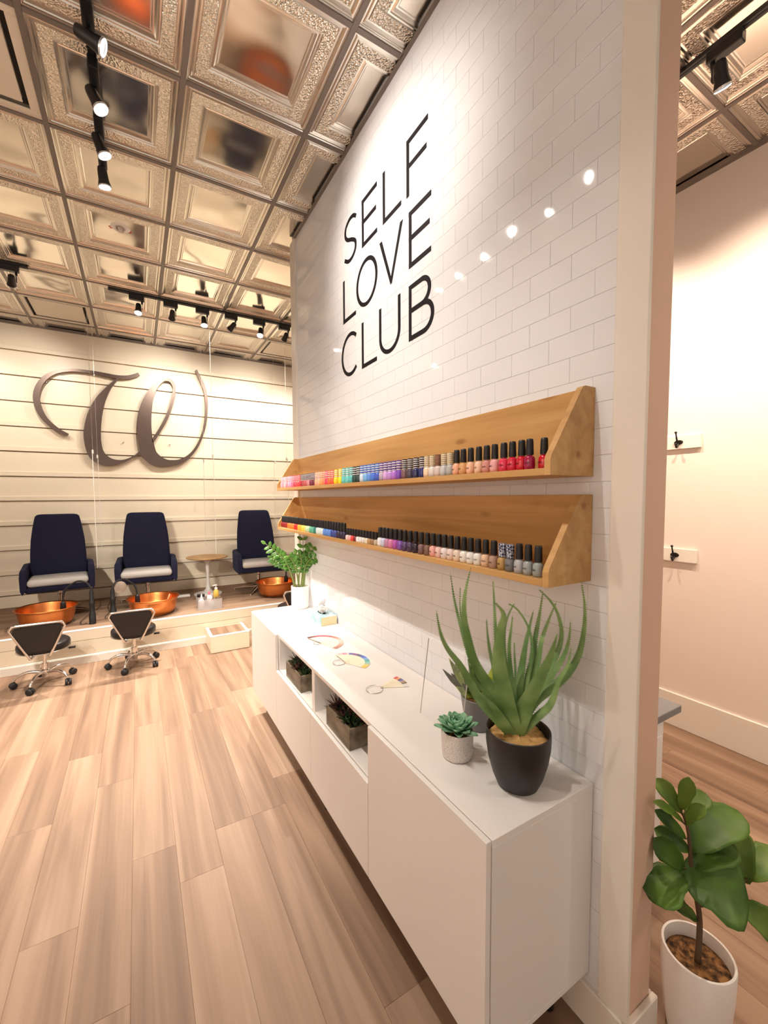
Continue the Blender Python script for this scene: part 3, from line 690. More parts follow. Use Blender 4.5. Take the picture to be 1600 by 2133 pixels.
# cross track near the platform
TY = 4.75
track('black ceiling track across the back, in front of the bronze letter sign', (-1.29, TY), (1.9, TY))
track('short end of a black ceiling track entering from the left edge', (-3.3, TY-0.08), (-1.87, TY-0.08))
T2 = [(-1.063, (-1.25, 3.7, 0.0)), (-0.767, (-0.75, B, 2.62)), (-0.47, (-0.45, 3.7, 0.0)), (-0.184, (-0.95, B, 2.5)), (0.115, (-0.55, 3.4, 0.0)), (0.40, (0.35, B, 2.62)),
      (0.70, (0.2, B, 2.3)), (1.30, (1.2, B, 2.2))]
for k, (x, tg) in enumerate(T2):
    back = tg[1] > 5
    spot(x, TY, tg, ('black spotlight aimed at the back wall, ' if back else 'black spotlight with lit lens facing the room, ') + ORD[k] + ' from the left on the back track',
         'spotlights on the back track', P_BACK if back else P_FLOOR, 'x', angle=82, flip=1)
for k, (x, tg) in enumerate([(-1.99, (-2.25, B, 2.72)), (-2.5, (-1.9, 3.4, 0.0)), (-2.9, (-2.6, B, 2.3))]):
    spot(x, TY-0.08, tg, 'black spotlight on the left-edge track, ' + ORD[k] + ' from its inner end', 'spotlights on the left-edge track', P_BACK if tg[1] > 5 else P_FLOOR, 'x')
# side room track
track('black ceiling track in the side room beyond the partition end', (1.16, -2.0), (1.16, 2.6))
for k, (y, tg) in enumerate([(0.90, (XR, 1.0, 1.7)), (-0.1, (XR, 0.2, 1.6)), (1.75, (XR, 1.9, 1.8)), (1.35, (TP, 1.5, 2.0)), (-1.0, (1.3, 0.9, 0.0))]):  # the lamp turned back to the partition is added as bounce fill
    spot(1.16, y, tg, 'black spotlight on the side room track, ' + ORD[k] + ' of its lamps', 'spotlights in the side room', P_SIDE*(0.4 if k == 4 else 1.0), 'y', SIDE_LIGHT, 110)

# ================================================================== SIGNS
t = thing('monogram_sign', 'large dark bronze script letter W mounted on the boarded back wall', 'sign', (0, 0, 0))
fn = lambda a, b, d: (a, d, b)
bm = bmesh.new()
fl = spline(W_FLOURISH, 5)
L_, R_ = stroke_rails([(p[0], p[1]) for p in fl], [p[2] for p in fl])
ribbon(bm, L_, R_, fn, B-0.085, B-0.045, 0, 1)
for k, (a, b_) in enumerate(W_RIBBONS):
    ribbon(bm, spline(a, 5), spline(b_, 5), fn, B-0.0856-0.0006*k, B-0.0454-0.0003*k, 0, 1)
new_obj('letter', bm, [MT['bronze'], MT['bronze_edge']], t)
bm = bmesh.new()
for x, z in ((-2.0, 2.95), (-1.25, 2.3), (-0.72, 2.3), (-0.26, 2.6), (-1.0, 2.02)): tube(bm, [(x, B-0.05, z), (x, B-0.008, z)], 0.006, 8)
new_obj('standoff', bm, MT['steel'], t)

# SELF / LOVE / CLUB: flat vinyl letters on the tiles; s runs from left to right as read (towards -y)
lt = thing('wall_lettering', 'thin black capitals reading SELF LOVE CLUB on the white tiled wall', 'lettering', (0, 0, 0))
WD = 0.0215
def letter(strokes, y_left, z0, rails=()):
    bm = bmesh.new(); f = lambda a, b, d: (d, y_left-a, z0+b)
    for k, pts in enumerate(strokes):
        L_, R_ = stroke_rails(pts, WD); ribbon(bm, L_, R_, f, -0.0016-0.0002*k, -0.0002)
    for k, (L_, R_) in enumerate(rails): ribbon(bm, L_, R_, f, -0.0016-0.0002*k, -0.0002)
    return new_obj('letter', bm, MT['letter'], lt)
hh = 0.250; w2 = WD/2
def bar(x0, x1, z): return [(x0, z), (x1, z)]
def stem(x): return [(x, 0), (x, hh)]
def E_(w): return [stem(w2), bar(0, w, w2), bar(0, w*0.94, hh*0.52), bar(0, w, hh-w2)]
def F_(w): return [stem(w2), bar(0, w*0.94, hh*0.52), bar(0, w, hh-w2)]
def L__(w): return [stem(w2), bar(0, w, w2)]
def arc(cx, cz, rx, rz, a0, a1, n=28): return [(cx+rx*math.cos(math.radians(a0+(a1-a0)*k/n)), cz+rz*math.sin(math.radians(a0+(a1-a0)*k/n))) for k in range(n+1)]
r1, r2_, r3_ = 2.9475, 2.6245, 2.298
sS = 0.175
S_pts = spline([(0.163, 0.213), (0.125, 0.236), (0.075, 0.237), (0.030, 0.212), (0.024, 0.170), (0.052, 0.138), (0.110, 0.112), (0.152, 0.082), (0.150, 0.040), (0.110, 0.013), (0.060, 0.012), (0.012, 0.038)], 6)
letter([S_pts], 2.326, r1)
letter(E_(0.166), 2.094, r1); letter(L__(0.168), 1.869, r1); letter(F_(0.163), 1.656, r1)
letter(L__(0.167), 2.341, r2_)
O_o = arc(0.120, 0.125, 0.120, 0.126, 0, 360, 48); O_i = arc(0.120, 0.125, 0.120-WD, 0.126-WD, 0, 360, 48)
letter([], 2.166, r2_, [(O_o, O_i)])
letter([], 1.904, r2_, [([(0, hh), (0.109-0.002, 0.0)], [(WD*1.1, hh), (0.109+0.008, 0.022)]), ([(0.218, hh), (0.109+0.008, 0.0)], [(0.218-WD*1.1, hh), (0.109-0.004, 0.022)])])
letter(E_(0.167), 1.637, r2_)
letter([arc(0.122, 0.125, 0.111, 0.115, 48, 312, 36)], 2.371, r3_)
letter(L__(0.168), 2.105, r3_)
letter([[(w2, hh), (w2, 0.092)]+arc(0.101, 0.095, 0.101-w2, 0.084, 180, 360, 24)+[(0.202-w2, hh)]], 1.911, r3_)
letter([stem(w2), bar(w2, 0.100, hh-w2), bar(w2, 0.110, hh*0.535), bar(w2, 0.115, w2), arc(0.100, (hh-w2+hh*0.535)/2, 0.058, (hh-w2-hh*0.535)/2, 90, -90, 20), arc(0.113, (w2+hh*0.535)/2, 0.067, (hh*0.535-w2)/2, 90, -90, 20)], 1.638, r3_)

# ================================================================== POLISH SHELVES
def wall_shelf(z0, label):
    t = thing('wall_shelf', label, 'shelf', (0, 0, z0))
    ya, yb, D, h, th = 0.716, 3.172, 0.186, 0.247, 0.019
    new_obj('back_panel', bxo(-th, -0.001, ya+th, yb-th, th, h, 0.001), MT['shelf'], t)
    new_obj('base_board', bxo(-D, -0.001, ya+th, yb-th, 0, th, 0.001), MT['shelf'], t)
    prof = [(-0.001, 0), (-D, 0), (-D, 0.040), (-D+0.004, 0.052), (-0.062, h-0.012), (-0.054, h-0.003), (-0.045, h), (-0.001, h)]
    for y in (ya, yb-th):
        new_obj('side_panel', prism(bmesh.new(), prof, lambda a, b, d: (a, d, b), y, y+th), MT['shelf'], t)
    return t
ZS1, ZS2 = 1.6325, 1.334
wall_shelf(ZS1, 'upper honey oak wall shelf holding bottles with many striped caps')
wall_shelf(ZS2, 'lower honey oak wall shelf holding mostly black-capped bottles')

# bottles -----------------------------------------------------------------
def stripes(name, ca, cb, n):
    m = mat(name, ca, 0.35); t = NT(m); c = t.n('ShaderNodeTexCoord'); sp = t.n('ShaderNodeSeparateXYZ'); t.l(c, 'Generated', sp, 0)
    mu = t.n('ShaderNodeMath', operation='MULTIPLY'); mu.inputs[1].default_value = n; t.l(sp, 'Z', mu, 0)
    fr = t.n('ShaderNodeMath', operation='FRACT'); t.l(mu, 0, fr, 0)
    gt = t.n('ShaderNodeMath', operation='GREATER_THAN'); gt.inputs[1].default_value = 0.34; t.l(fr, 0, gt, 0)
    mx = t.n('ShaderNodeMixRGB'); mx.inputs[1].default_value = (*ca, 1); mx.inputs[2].default_value = (*cb, 1); t.l(gt, 0, mx, 0); t.l(mx, 0, t.b, 'Base Color')
    return m
def checker(name, ca, cb):
    m = mat(name, ca, 0.35); t = NT(m); mp = t.coords('Generated', (4, 4, 6)); ck = t.n('ShaderNodeTexChecker', Scale=1.0)
    mp.inputs['Rotation'].default_value = (0.5, 0.6, 0.4)
    ck.inputs[1].default_value = (*ca, 1); ck.inputs[2].default_value = (*cb, 1); t.l(mp, 0, ck, 0); t.l(ck, 0, t.b, 'Base Color'); return m
CAPB = mat('black_cap', (0.012, 0.011, 0.012), 0.42)
CAPCHK = checker('patterned_cap', (0.015, 0.02, 0.08), (0.5, 0.52, 0.58))
_caps = {}
def capm(c1, c2=(0.82, 0.80, 0.80), n=4):
    k = (c1, c2, n)
    if k not in _caps: _caps[k] = stripes('striped_cap', c2, c1, n)
    return _caps[k]
def bottle_meshes():
    B_ = {}
    def mk(k, bm, sm):
        o = new_obj(k, bm, cmat((0.5, 0.5, 0.5)), smooth=sm); B_[k] = o.data; bpy.data.objects.remove(o)
    mk('body', lathe(bmesh.new(), [(0.0125, 0), (0.0145, 0.0015), (0.0155, 0.012), (0.0152, 0.026), (0.0140, 0.034), (0.0105, 0.0385), (0.0072, 0.040), (0.0072, 0.043)], 16), 50)
    mk('cap', lathe(bmesh.new(), [(0.0108, 0.0415), (0.0112, 0.046), (0.0100, 0.080), (0.0090, 0.0855), (0.0075, 0.0865)], 14), 50)
    mk('body2', lathe(bmesh.new(), [(0.0130, 0), (0.0150, 0.0015), (0.0155, 0.012), (0.0155, 0.030), (0.0130, 0.0365), (0.0095, 0.038), (0.0095, 0.041)], 16), 50)
    mk('cap2', lathe(bmesh.new(), [(0.0118, 0.0395), (0.0122, 0.043), (0.0122, 0.078), (0.0112, 0.0805), (0.0090, 0.0810)], 14), 50)
    mk('body3', lathe(bmesh.new(), [(0.0105, 0), (0.0122, 0.0012), (0.0128, 0.010), (0.0124, 0.019), (0.0100, 0.0245), (0.0062, 0.026), (0.0062, 0.028)], 16), 50)
    mk('cap3', lathe(bmesh.new(), [(0.0090, 0.0272), (0.0094, 0.031), (0.0086, 0.056), (0.0076, 0.0605), (0.0060, 0.061)], 14), 50)
    for k in list(B_):
        B_[k].name = 'cap' if k.startswith('cap') else 'body'
    return B_
BM = bottle_meshes()
def set_mat(o, m):
    o.material_slots[0].link = 'OBJECT'; o.material_slots[0].material = m
txt = bpy.data.curves.new('lettering', 'FONT'); txt.body = 'OPI'; txt.size = 0.0075; txt.align_x = 'CENTER'; txt.extrude = 0.0002; txt.space_character = 1.25
_to = bpy.data.objects.new('lettering', txt); COL.objects.link(_to)
bpy.context.view_layer.update()
_dg = bpy.context.evaluated_depsgraph_get(); TXT_ME = bpy.data.meshes.new_from_object(_to.evaluated_get(_dg)); bpy.data.objects.remove(_to)
TXT_ME.materials.clear(); TXT_ME.materials.append(MT['letter'])
SETS = {'full': ('body', 'cap'), 'alt': ('body2', 'cap2'), 'mini': ('body3', 'cap3')}
def bottle(y, zs, col, capmat, kind, label, group, x=-0.158, print_=False):
    t = thing('polish_bottle', label, 'nail polish', (x, y, zs+0.0192), rnd.uniform(-0.25, 0.25), group)
    b_, c_ = SETS[kind]
    o = share('body', BM[b_], t); set_mat(o, cmat(tuple(col)))
    o = share('cap', BM[c_], t); set_mat(o, capmat)
    if print_:
        ang = -0.75   # printed name faces outward, towards the aisle
        share('lettering', TXT_ME, t, (0.0158*math.cos(PI), 0, 0.016), (PI/2, 0, -PI/2))
    return t
PINK = (0.80, 0.30, 0.40)
UP = [  # (y start, y end, colours (body), cap, kind, words)
 (3.116, 2.73, [(0.80, 0.42, 0.48), (0.78, 0.33, 0.42), (0.80, 0.50, 0.52), (0.74, 0.25, 0.38), (0.80, 0.38, 0.50), (0.78, 0.30, 0.55), (0.80, 0.16, 0.28), (0.74, 0.05, 0.11), (0.78, 0.07, 0.10), (0.74, 0.05, 0.07)], None, 'alt', ['pale pink', 'rose pink', 'blush pink', 'mid pink', 'candy pink', 'orchid pink', 'hot pink', 'crimson', 'red', 'scarlet']),
 (2.665, 2.462, [(0.40, 0.03, 0.05), (0.48, 0.08, 0.08), (0.50, 0.10, 0.12), (0.62, 0.25, 0.28), (0.22, 0.02, 0.07), (0.16, 0.015, 0.05)], ((0.05, 0.02, 0.03), 5), 'alt', ['maroon', 'brick red', 'wine red', 'mauve', 'plum', 'dark plum']),
 (2.412, 2.17, [(0.84, 0.42, 0.26), (0.84, 0.45, 0.28), (0.84, 0.36, 0.12), (0.82, 0.24, 0.10), (0.80, 0.06, 0.12), (0.80, 0.13, 0.04), (0.78, 0.11, 0.04)], None, 'alt', ['peach', 'apricot', 'orange', 'coral', 'watermelon red', 'red orange', 'vermilion']),
 (2.122, 2.065, [(0.84, 0.62, 0.02), (0.84, 0.70, 0.02)], None, 'alt', ['golden yellow', 'lemon yellow']),
 (2.020, 1.930, [(0.12, 0.52, 0.52), (0.14, 0.58, 0.55), (0.08, 0.45, 0.46)], None, 'alt', ['aqua', 'pale turquoise', 'teal']),
 (1.892, 1.850, [(0.008, 0.05, 0.05), (0.004, 0.035, 0.03)], ((0.02, 0.03, 0.03), 4), 'alt', ['dark green', 'black green']),
 (1.812, 1.660, [(0.55, 0.66, 0.78), (0.16, 0.40, 0.75), (0.08, 0.25, 0.70), (0.05, 0.16, 0.66), (0.03, 0.09, 0.52)], ((0.05, 0.14, 0.5), 4), 'alt', ['icy blue', 'sky blue', 'bright blue', 'cobalt blue', 'royal blue']),
 (1.622, 1.480, [(0.42, 0.36, 0.46), (0.58, 0.34, 0.66), (0.48, 0.26, 0.66), (0.42, 0.16, 0.62), (0.18, 0.06, 0.46)], ((0.12, 0.06, 0.25), 4), 'alt', ['grey lilac', 'lilac', 'lavender', 'violet', 'deep violet']),
 (1.438, 1.315, [(0.17, 0.09, 0.10), (0.06, 0.05, 0.09), (0.02, 0.025, 0.11), (0.012, 0.02, 0.16)], ((0.03, 0.02, 0.03), 5), 'alt', ['taupe', 'slate', 'navy', 'midnight blue']),
 (1.284, 1.149, [(0.80, 0.62, 0.44), (0.68, 0.64, 0.62), (0.66, 0.54, 0.52), (0.50, 0.51, 0.52), (0.42, 0.43, 0.42)], ((0.45, 0.32, 0.12), 6), 'alt', ['beige', 'silver white', 'rose silver', 'silver', 'pewter']),
]
row = []
for y0, y1, cols, cap, kind, names in UP:
    n = len(cols)
    for k, (c, nm) in enumerate(zip(cols, names)):
        y = y0+(y1-y0)*k/(n-1)
        cm_ = capm(tuple(v*0.85 for v in c), n=4) if cap is None else capm(cap[0], n=cap[1])
        if nm == 'rose silver': cm_ = capm((0.20, 0.09, 0.05), (0.24, 0.11, 0.07), 3)
        row.append((y, c, cm_, kind, nm + ' polish with striped cap', False))
for y, c, nm in zip([1.115, 1.081, 1.045, 1.007, 0.972, 0.938, 0.901, 0.868, 0.834, 0.806, 0.772],
    [(0.80, 0.42, 0.27), (0.66, 0.36, 0.15), (0.84, 0.50, 0.34), (0.84, 0.56, 0.40), (0.66, 0.29, 0.25), (0.80, 0.40, 0.40), (0.74, 0.035, 0.10), (0.64, 0.012, 0.05), (0.60, 0.006, 0.025), (0.34, 0.004, 0.06), (0.56, 0.004, 0.02)],
    ['peach', 'copper glitter', 'pale peach', 'cream peach', 'dusty rose', 'soft pink', 'coral red', 'crimson', 'red', 'berry', 'scarlet']):
    row.append((y, c, CAPB, 'full', nm + ' polish with black cap', True))
row.sort(key=lambda r: r[0])
for k, (y, c, cm_, kind, nm, pr) in enumerate(row):
    bottle(y, ZS1, c, cm_, kind, nm + ', ' + ORD[k] + ' from the near end of the upper shelf', 'nail polish on the upper shelf', x=-0.140 if k == 0 else -0.158, print_=pr)
row = []
def seq(y0, y1, n): return [y0+(y1-y0)*k/(n-1) for k in range(n)]
far_c = [((0.26, 0.01, 0.012), 'dark red')]*4 + [((0.82, 0.20, 0.03), 'orange')]*4 + [((0.66, 0.02, 0.02), 'red')]*2 + [((0.84, 0.42, 0.04), 'amber yellow')]*2 + [((0.84, 0.62, 0.10), 'yellow')]*2 + \
        [((0.50, 0.70, 0.46), 'pale green')]*2 + [((0.10, 0.42, 0.30), 'jade green')]*2 + [((0.02, 0.20, 0.18), 'dark teal')] + [((0.62, 0.74, 0.74), 'pale aqua')]*3 + [((0.10, 0.25, 0.70), 'bright blue')]*3 + [((0.03, 0.06, 0.32), 'navy')]*2 + [((0.02, 0.012, 0.05), 'blue black')]*3
for y, (c, nm) in zip(seq(3.120, 2.024, len(far_c)), far_c): row.append((y, c, CAPB, 'full', nm + ' polish with black cap', False))
mini = [((0.80, 0.60, 0.60), 'pale pink'), ((0.80, 0.42, 0.44), 'pink'), ((0.72, 0.03, 0.03), 'red'), ((0.20, 0.01, 0.012), 'dark red'), ((0.78, 0.78, 0.80), 'white'), ((0.74, 0.74, 0.74), 'milky white'), ((0.66, 0.65, 0.62), 'silver'), ((0.78, 0.70, 0.55), 'cream'), ((0.42, 0.25, 0.10), 'copper'), ((0.30, 0.17, 0.09), 'bronze'), ((0.50, 0.40, 0.30), 'gold')]
for y, (c, nm) in zip(seq(1.985, 1.680, len(mini)), mini): row.append((y, c, CAPB, 'mini', 'short ' + nm + ' polish with black cap', False))
near = [(1.641, (0.80, 0.80, 0.86), 'white'), (1.609, (0.55, 0.60, 0.80), 'pale blue'), (1.580, (0.50, 0.25, 0.40), 'mauve'), (1.545, (0.66, 0.22, 0.42), 'orchid pink'), (1.508, (0.42, 0.08, 0.40), 'magenta'), (1.471, (0.20, 0.08, 0.42), 'violet'), (1.436, (0.09, 0.05, 0.16), 'dark purple'),
 (1.398, (0.075, 0.045, 0.11), 'eggplant'), (1.360, (0.025, 0.012, 0.03), 'black purple'), (1.321, (0.22, 0.12, 0.12), 'taupe'), (1.282, (0.20, 0.11, 0.08), 'brown'), (1.246, (0.82, 0.42, 0.38), 'salmon pink'), (1.211, (0.80, 0.56, 0.52), 'pale pink'), (1.178, (0.80, 0.72, 0.72), 'pinkish white'),
 (1.144, (0.80, 0.64, 0.60), 'blush'), (1.109, (0.80, 0.66, 0.54), 'cream'), (1.075, (0.80, 0.77, 0.72), 'ivory'), (1.042, (0.82, 0.81, 0.80), 'white'), (1.008, (0.80, 0.79, 0.77), 'milk white'), (0.973, (0.74, 0.50, 0.34), 'tan'), (0.938, (0.40, 0.25, 0.19), 'taupe brown')]
for y, c, nm in near: row.append((y, c, CAPB, 'full', nm + ' polish with black cap', y < 1.45))
row.append((0.903, (0.44, 0.26, 0.08), CAPCHK, 'alt', 'old gold polish with dark patterned cap', True))
row.append((0.872, (0.17, 0.17, 0.18), CAPCHK, 'alt', 'gunmetal polish with dark patterned cap', True))
row += [(0.838, (0.42, 0.43, 0.46), CAPB, 'full', 'pale grey nail polish with black cap', True), (0.805, (0.33, 0.36, 0.37), CAPB, 'full', 'mid grey nail polish with black cap', True), (0.771, (0.30, 0.34, 0.34), CAPB, 'full', 'stone grey nail polish with black cap', True)]
row.append((0.752, (0.72, 0.70, 0.68), CAPB, 'full', 'white nail polish with black cap, set back by the shelf side', False))
row.sort(key=lambda r: r[0])
for k, (y, c, cm_, kind, nm, pr) in enumerate(row):
    back = 'set back' in nm
    bottle(y, ZS2, c, cm_, kind, nm + ('' if back else ', ' + ORD[k] + ' from the near end of the lower shelf'), 'nail polish on the lower shelf', x=-0.105 if back else -0.158, print_=pr)

# ================================================================== LOW CABINET
t = thing('sideboard', 'long low white laminate sideboard with two open cubbies under the shelves', 'cabinet', (0, 0, 0))
CX0, CX1 = -0.404, -0.003
CY = [0.692, 1.290, 1.880, 2.458, 3.075]
CZ0 = 0.165
new_obj('top_panel', bxo(CX0, CX1, CY[0], CY[4], ZC-0.019, ZC, 0.0012), MT['cab'], t)
new_obj('bottom_panel', bxo(CX0, CX1, CY[0], CY[4], CZ0, CZ0+0.018, 0.001), MT['cab'], t)
for y in (CY[0], CY[4]-0.018):
    new_obj('side_panel', bxo(CX0, CX1, y, y+0.018, CZ0+0.018, ZC-0.019, 0.001), MT['cab'], t)
for y in CY[1:4]:
    new_obj('divider', bxo(CX0, CX1-0.012, y-0.018, y+0.018, CZ0+0.018, ZC-0.019, 0.001), MT['cab'], t)
new_obj('back_panel', bxo(CX1-0.012, CX1, CY[0]+0.018, CY[4]-0.018, CZ0+0.018, ZC-0.019), MT['cabin'], t)
for a, b_ in ((CY[1], CY[2]), (CY[2], CY[3])):
    new_obj('cubby_shelf', bxo(CX0, CX1-0.013, a+0.018, b_-0.018, 0.514, 0.532, 0.001), MT['cabin'], t)
DX0, DX1 = -0.423, -0.4065
for a, b_, zt in ((CY[0], CY[1], ZC-0.001), (CY[1], CY[2], 0.527), (CY[2], CY[3], 0.527), (CY[3], CY[4], ZC-0.001)):
    new_obj('door', bxo(DX0, DX1, a+0.0015, b_-0.0015, CZ0+0.001, zt, 0.0014, 2), MT['cab'], t)
for x in (-0.33, -0.07):
    for y in (0.78, 1.885, 2.99):
        bm = lathe(bmesh.new(), [(0.015, 0.0), (0.017, 0.004), (0.017, 0.024), (0.019, 0.026), (0.021, 0.160), (0.030, 0.164)], 16, loc=(x, y, 0))
        l_ = new_obj('leg', bm, MT['legwhite'], t, smooth=40)
        new_obj('foot', lathe(bmesh.new(), [(0.0165, 0.0), (0.0185, 0.003), (0.0185, 0.022), (0.0165, 0.025)], 16, loc=(x, y, 0.0)), MT['black'], l_)

# ---- planter boxes in the cubbies
def rosette(bm, c, n, r, h, w, mi=0, rings=3, seed=0, droop=0.2):
    q = random.Random(seed)
    for k in range(n):
        fr = (k+0.5)/n; el = 1.35-1.25*fr*(1-droop); a = k*2.399963+q.uniform(-0.15, 0.15)
        L = r*(0.45+0.6*fr); d = Vector((math.cos(a)*math.cos(el), math.sin(a)*math.cos(el), math.sin(el)))
        base = Vector(c)+Vector((math.cos(a), math.sin(a), 0))*r*0.10
        up = Vector((-math.cos(a)*math.sin(el), -math.sin(a)*math.sin(el), math.cos(el)))
        pts = [base + d*L*s + up*L*0.22*s*s for s in (0, 0.35, 0.7, 0.9, 1.0)]
        leaf_strip(bm, pts, [w*0.45, w*0.9, w, w*0.55, w*0.05], up, 0.14, w*0.12, mi=mi, cols=5)
    return bm
def plant_leaf_objs(parent, c, n, r, w, m, seed, name='leaf', droop=0.2):
    q = random.Random(seed)
    for k in range(n):
        fr = (k+0.5)/n; el = 1.38-1.25*fr*(1-droop); a = k*2.399963+q.uniform(-0.15, 0.15)
        L = r*(0.5+0.55*fr); d = Vector((math.cos(a)*math.cos(el), math.sin(a)*math.cos(el), math.sin(el)))
        base = Vector(c)+Vector((math.cos(a), math.sin(a), 0))*r*0.08
        up = Vector((-math.cos(a)*math.sin(el), -math.sin(a)*math.sin(el), math.cos(el)))
        pts = [base + d*L*s + up*L*0.20*s*s for s in (0, 0.3, 0.6, 0.82, 0.94, 1.0)]
        new_obj(name, leaf_strip(bmesh.new(), pts, [w*0.5, w*0.8, w, w*0.8, w*0.42, w*0.04], up, 0.16, w*0.14, cols=5), m, parent, smooth=True)
def planter(y0, y1, label, seed):
    t = thing('planter_box', label, 'planter', (-0.345, (y0+y1)/2, 0.5322))
    w, l, h, th = 0.105, y1-y0, 0.092, 0.008
    bm = bmesh.new()
    for a in ((-w/2, w/2, -l/2, -l/2+th), (-w/2, w/2, l/2-th, l/2), (-w/2, -w/2+th, -l/2+th, l/2-th), (w/2-th, w/2, -l/2+th, l/2-th)):
        box(bm, *a, 0.0005, h, 0.001)
    box(bm, -w/2+th, w/2-th, -l/2+th, l/2-th, 0.0005, 0.01)
    new_obj('box', bm, MT['planter'], t)
    new_obj('soil', bxo(-w/2+th, w/2-th, -l/2+th, l/2-th, 0.01, h-0.016), MT['soil'], t)
    q = random.Random(seed)
    n = 5
    for k in range(n):
        y = -l/2+0.03+(l-0.06)*k/(n-1); x = q.uniform(-0.022, 0.022)
        s = thing('succulent', None, None, (x, y, h-0.017)); s.parent = t
        if k == n-1:
            bm = bmesh.new()
            for j in range(34):
                a = j*2.4; el = 1.4-1.3*j/34; d = Vector((math.cos(a)*math.cos(el), math.sin(a)*math.cos(el), math.sin(el)))
                p = [d*0.005, d*0.04, d*0.072+Vector((0, 0, 0.004))]
                tube(bm, p, [0.0022, 0.002, 0.0005], 5)
            new_obj('spiky_leaves', bm, MT['plumleaf'], s)
        else:
            plant_leaf_objs(s, (0, 0, 0.0), 13, q.uniform(0.045, 0.066), q.uniform(0.014, 0.021), MT['plumleaf'] if k == 2 else MT['darkleaf'], seed*10+k)
    return t
planter(2.085, 2.335, 'weathered grey planter box with spiky plum succulents, in the far cubby', 3)
planter(1.492, 1.735, 'weathered grey planter box with dark green succulents, in the near cubby', 7)

# ================================================================== THINGS ON THE SIDEBOARD
def revolve_pot(name, prof, m, t, n=36, squash=1.0):
    return new_obj(name, lathe(bmesh.new(), prof, n, True, False), m, t, smooth=35)

# aloe
AX, AY = -0.193, 0.803
t = thing('potted_aloe', 'tall aloe with toothed curving leaves in a black ceramic pot', 'plant', (AX, AY, ZC))
prof = [(0.050, 0.0005), (0.057, 0.003), (0.071, 0.035), (0.083, 0.080), (0.089, 0.120), (0.090, 0.150), (0.0895, 0.163), (0.087, 0.165), (0.0845, 0.162), (0.083, 0.130), (0.0, 0.128)]
revolve_pot('pot', prof, MT['pot_black'], t, 48)
bm = bmesh.new()
rings = 7
prev = None; q = random.Random(4)
for i in range(rings):
    r = 0.083*(i+0.02)/(rings-1); ring = [bm.verts.new((r*math.cos(2*PI*k/28), r*math.sin(2*PI*k/28), 0.146+q.uniform(-0.004, 0.006)-(0.010 if i == rings-1 else 0))) for k in range(28)]
    if prev:
        for k in range(28): bm.faces.new((prev[k], prev[(k+1) % 28], ring[(k+1) % 28], ring[k]))
    else: bm.faces.new(ring)
    prev = ring
new_obj('filler', bm, MT['sand'], t, smooth=True)
CAMP = Vector((-1.118, 0, 1.576))
def aloe_leaf(pts, wmax, parent, origin, seed):
    q = random.Random(seed)
    ctr = Vector((AX, AY, ZC+0.14)); pts = [Vector(p) for p in pts]
    p0 = ctr + (pts[0]-ctr)*0.45; p0.z = ZC+0.143
    ch = [tuple(p0)]+[tuple(p) for p in pts[1:]]
    sp = [Vector(p) for p in spline(ch, 6)]
    n = len(sp); bm = bmesh.new(); rings = []
    # arc length parameter
    ls = [0.0]
    for a, b_ in zip(sp, sp[1:]): ls.append(ls[-1]+(b_-a).length)
    edgeL = []; edgeR = []
    for i, p in enumerate(sp):
        s = ls[i]/ls[-1]
        d = (sp[min(i+1, n-1)]-sp[max(i-1, 0)]).normalized()
        view = (CAMP-p).normalized()
        axis = Vector((p.x-AX, p.y-AY, 0)); 
        axis = -axis.normalized() if axis.length > 0.02 else view
        face = (axis*0.45+view*0.75) if axis.dot(view) > -0.2 else (view*0.8 - axis*0.3)
        w = d.cross(face).normalized(); nn = w.cross(d).normalized()
        ww = wmax*min(1.0, 0.72+1.2*s)*max(0.02, (1-s)**0.62 if s > 0.35 else 0.95-0.18*s/0.35*1.0+0.0)/0.78
        ww = wmax*(0.80+0.20*min(1, s/0.22))*max(0.03, (1-s**1.35))
        th = ww*0.30
        prof = [(-0.5, 0.10), (-0.25, -0.12), (0.0, -0.20), (0.25, -0.12), (0.5, 0.10), (0.30, 0.55), (0.0, 0.80), (-0.30, 0.55)]
        rings.append([bm.verts.new(p + w*(a*ww) - nn*(b_*th-0.1*th)) for a, b_ in prof])
        edgeL.append((p-w*ww*0.49, -w, d)); edgeR.append((p+w*ww*0.49, w, d))
    for a, b_ in zip(rings, rings[1:]):
        for k in range(8): bm.faces.new((a[k], a[(k+1) % 8], b_[(k+1) % 8], b_[k]))
    bm.faces.new(rings[0]); bm.faces.new(rings[-1])
    for e in (edgeL, edgeR):      # marginal teeth
        for i in range(2, n-2):
            for f in (0.0, 0.5):
                p = e[i][0].lerp(e[i+1][0], f); w, d = e[i][1], e[i][2]; h = 0.0032
                a = bm.verts.new(p-d*0.0022-w*0.0012); b_ = bm.verts.new(p+d*0.0022-w*0.0012); c = bm.verts.new(p+w*h+d*0.0015); u = w.cross(d)*0.001
                g = bm.verts.new(p-u-w*0.0012)
                bm.faces.new((a, b_, c)); bm.faces.new((a, c, g)); bm.faces.new((b_, g, c))
    bmesh.ops.translate(bm, vec=-Vector(origin), verts=bm.verts[:])
    return new_obj('leaf', bm, MT['aloe'], parent, smooth=50)
for i, (pts, w) in enumerate(ALOE_LEAVES):
    aloe_leaf(pts, w*1.09, t, (AX, AY, ZC), i)

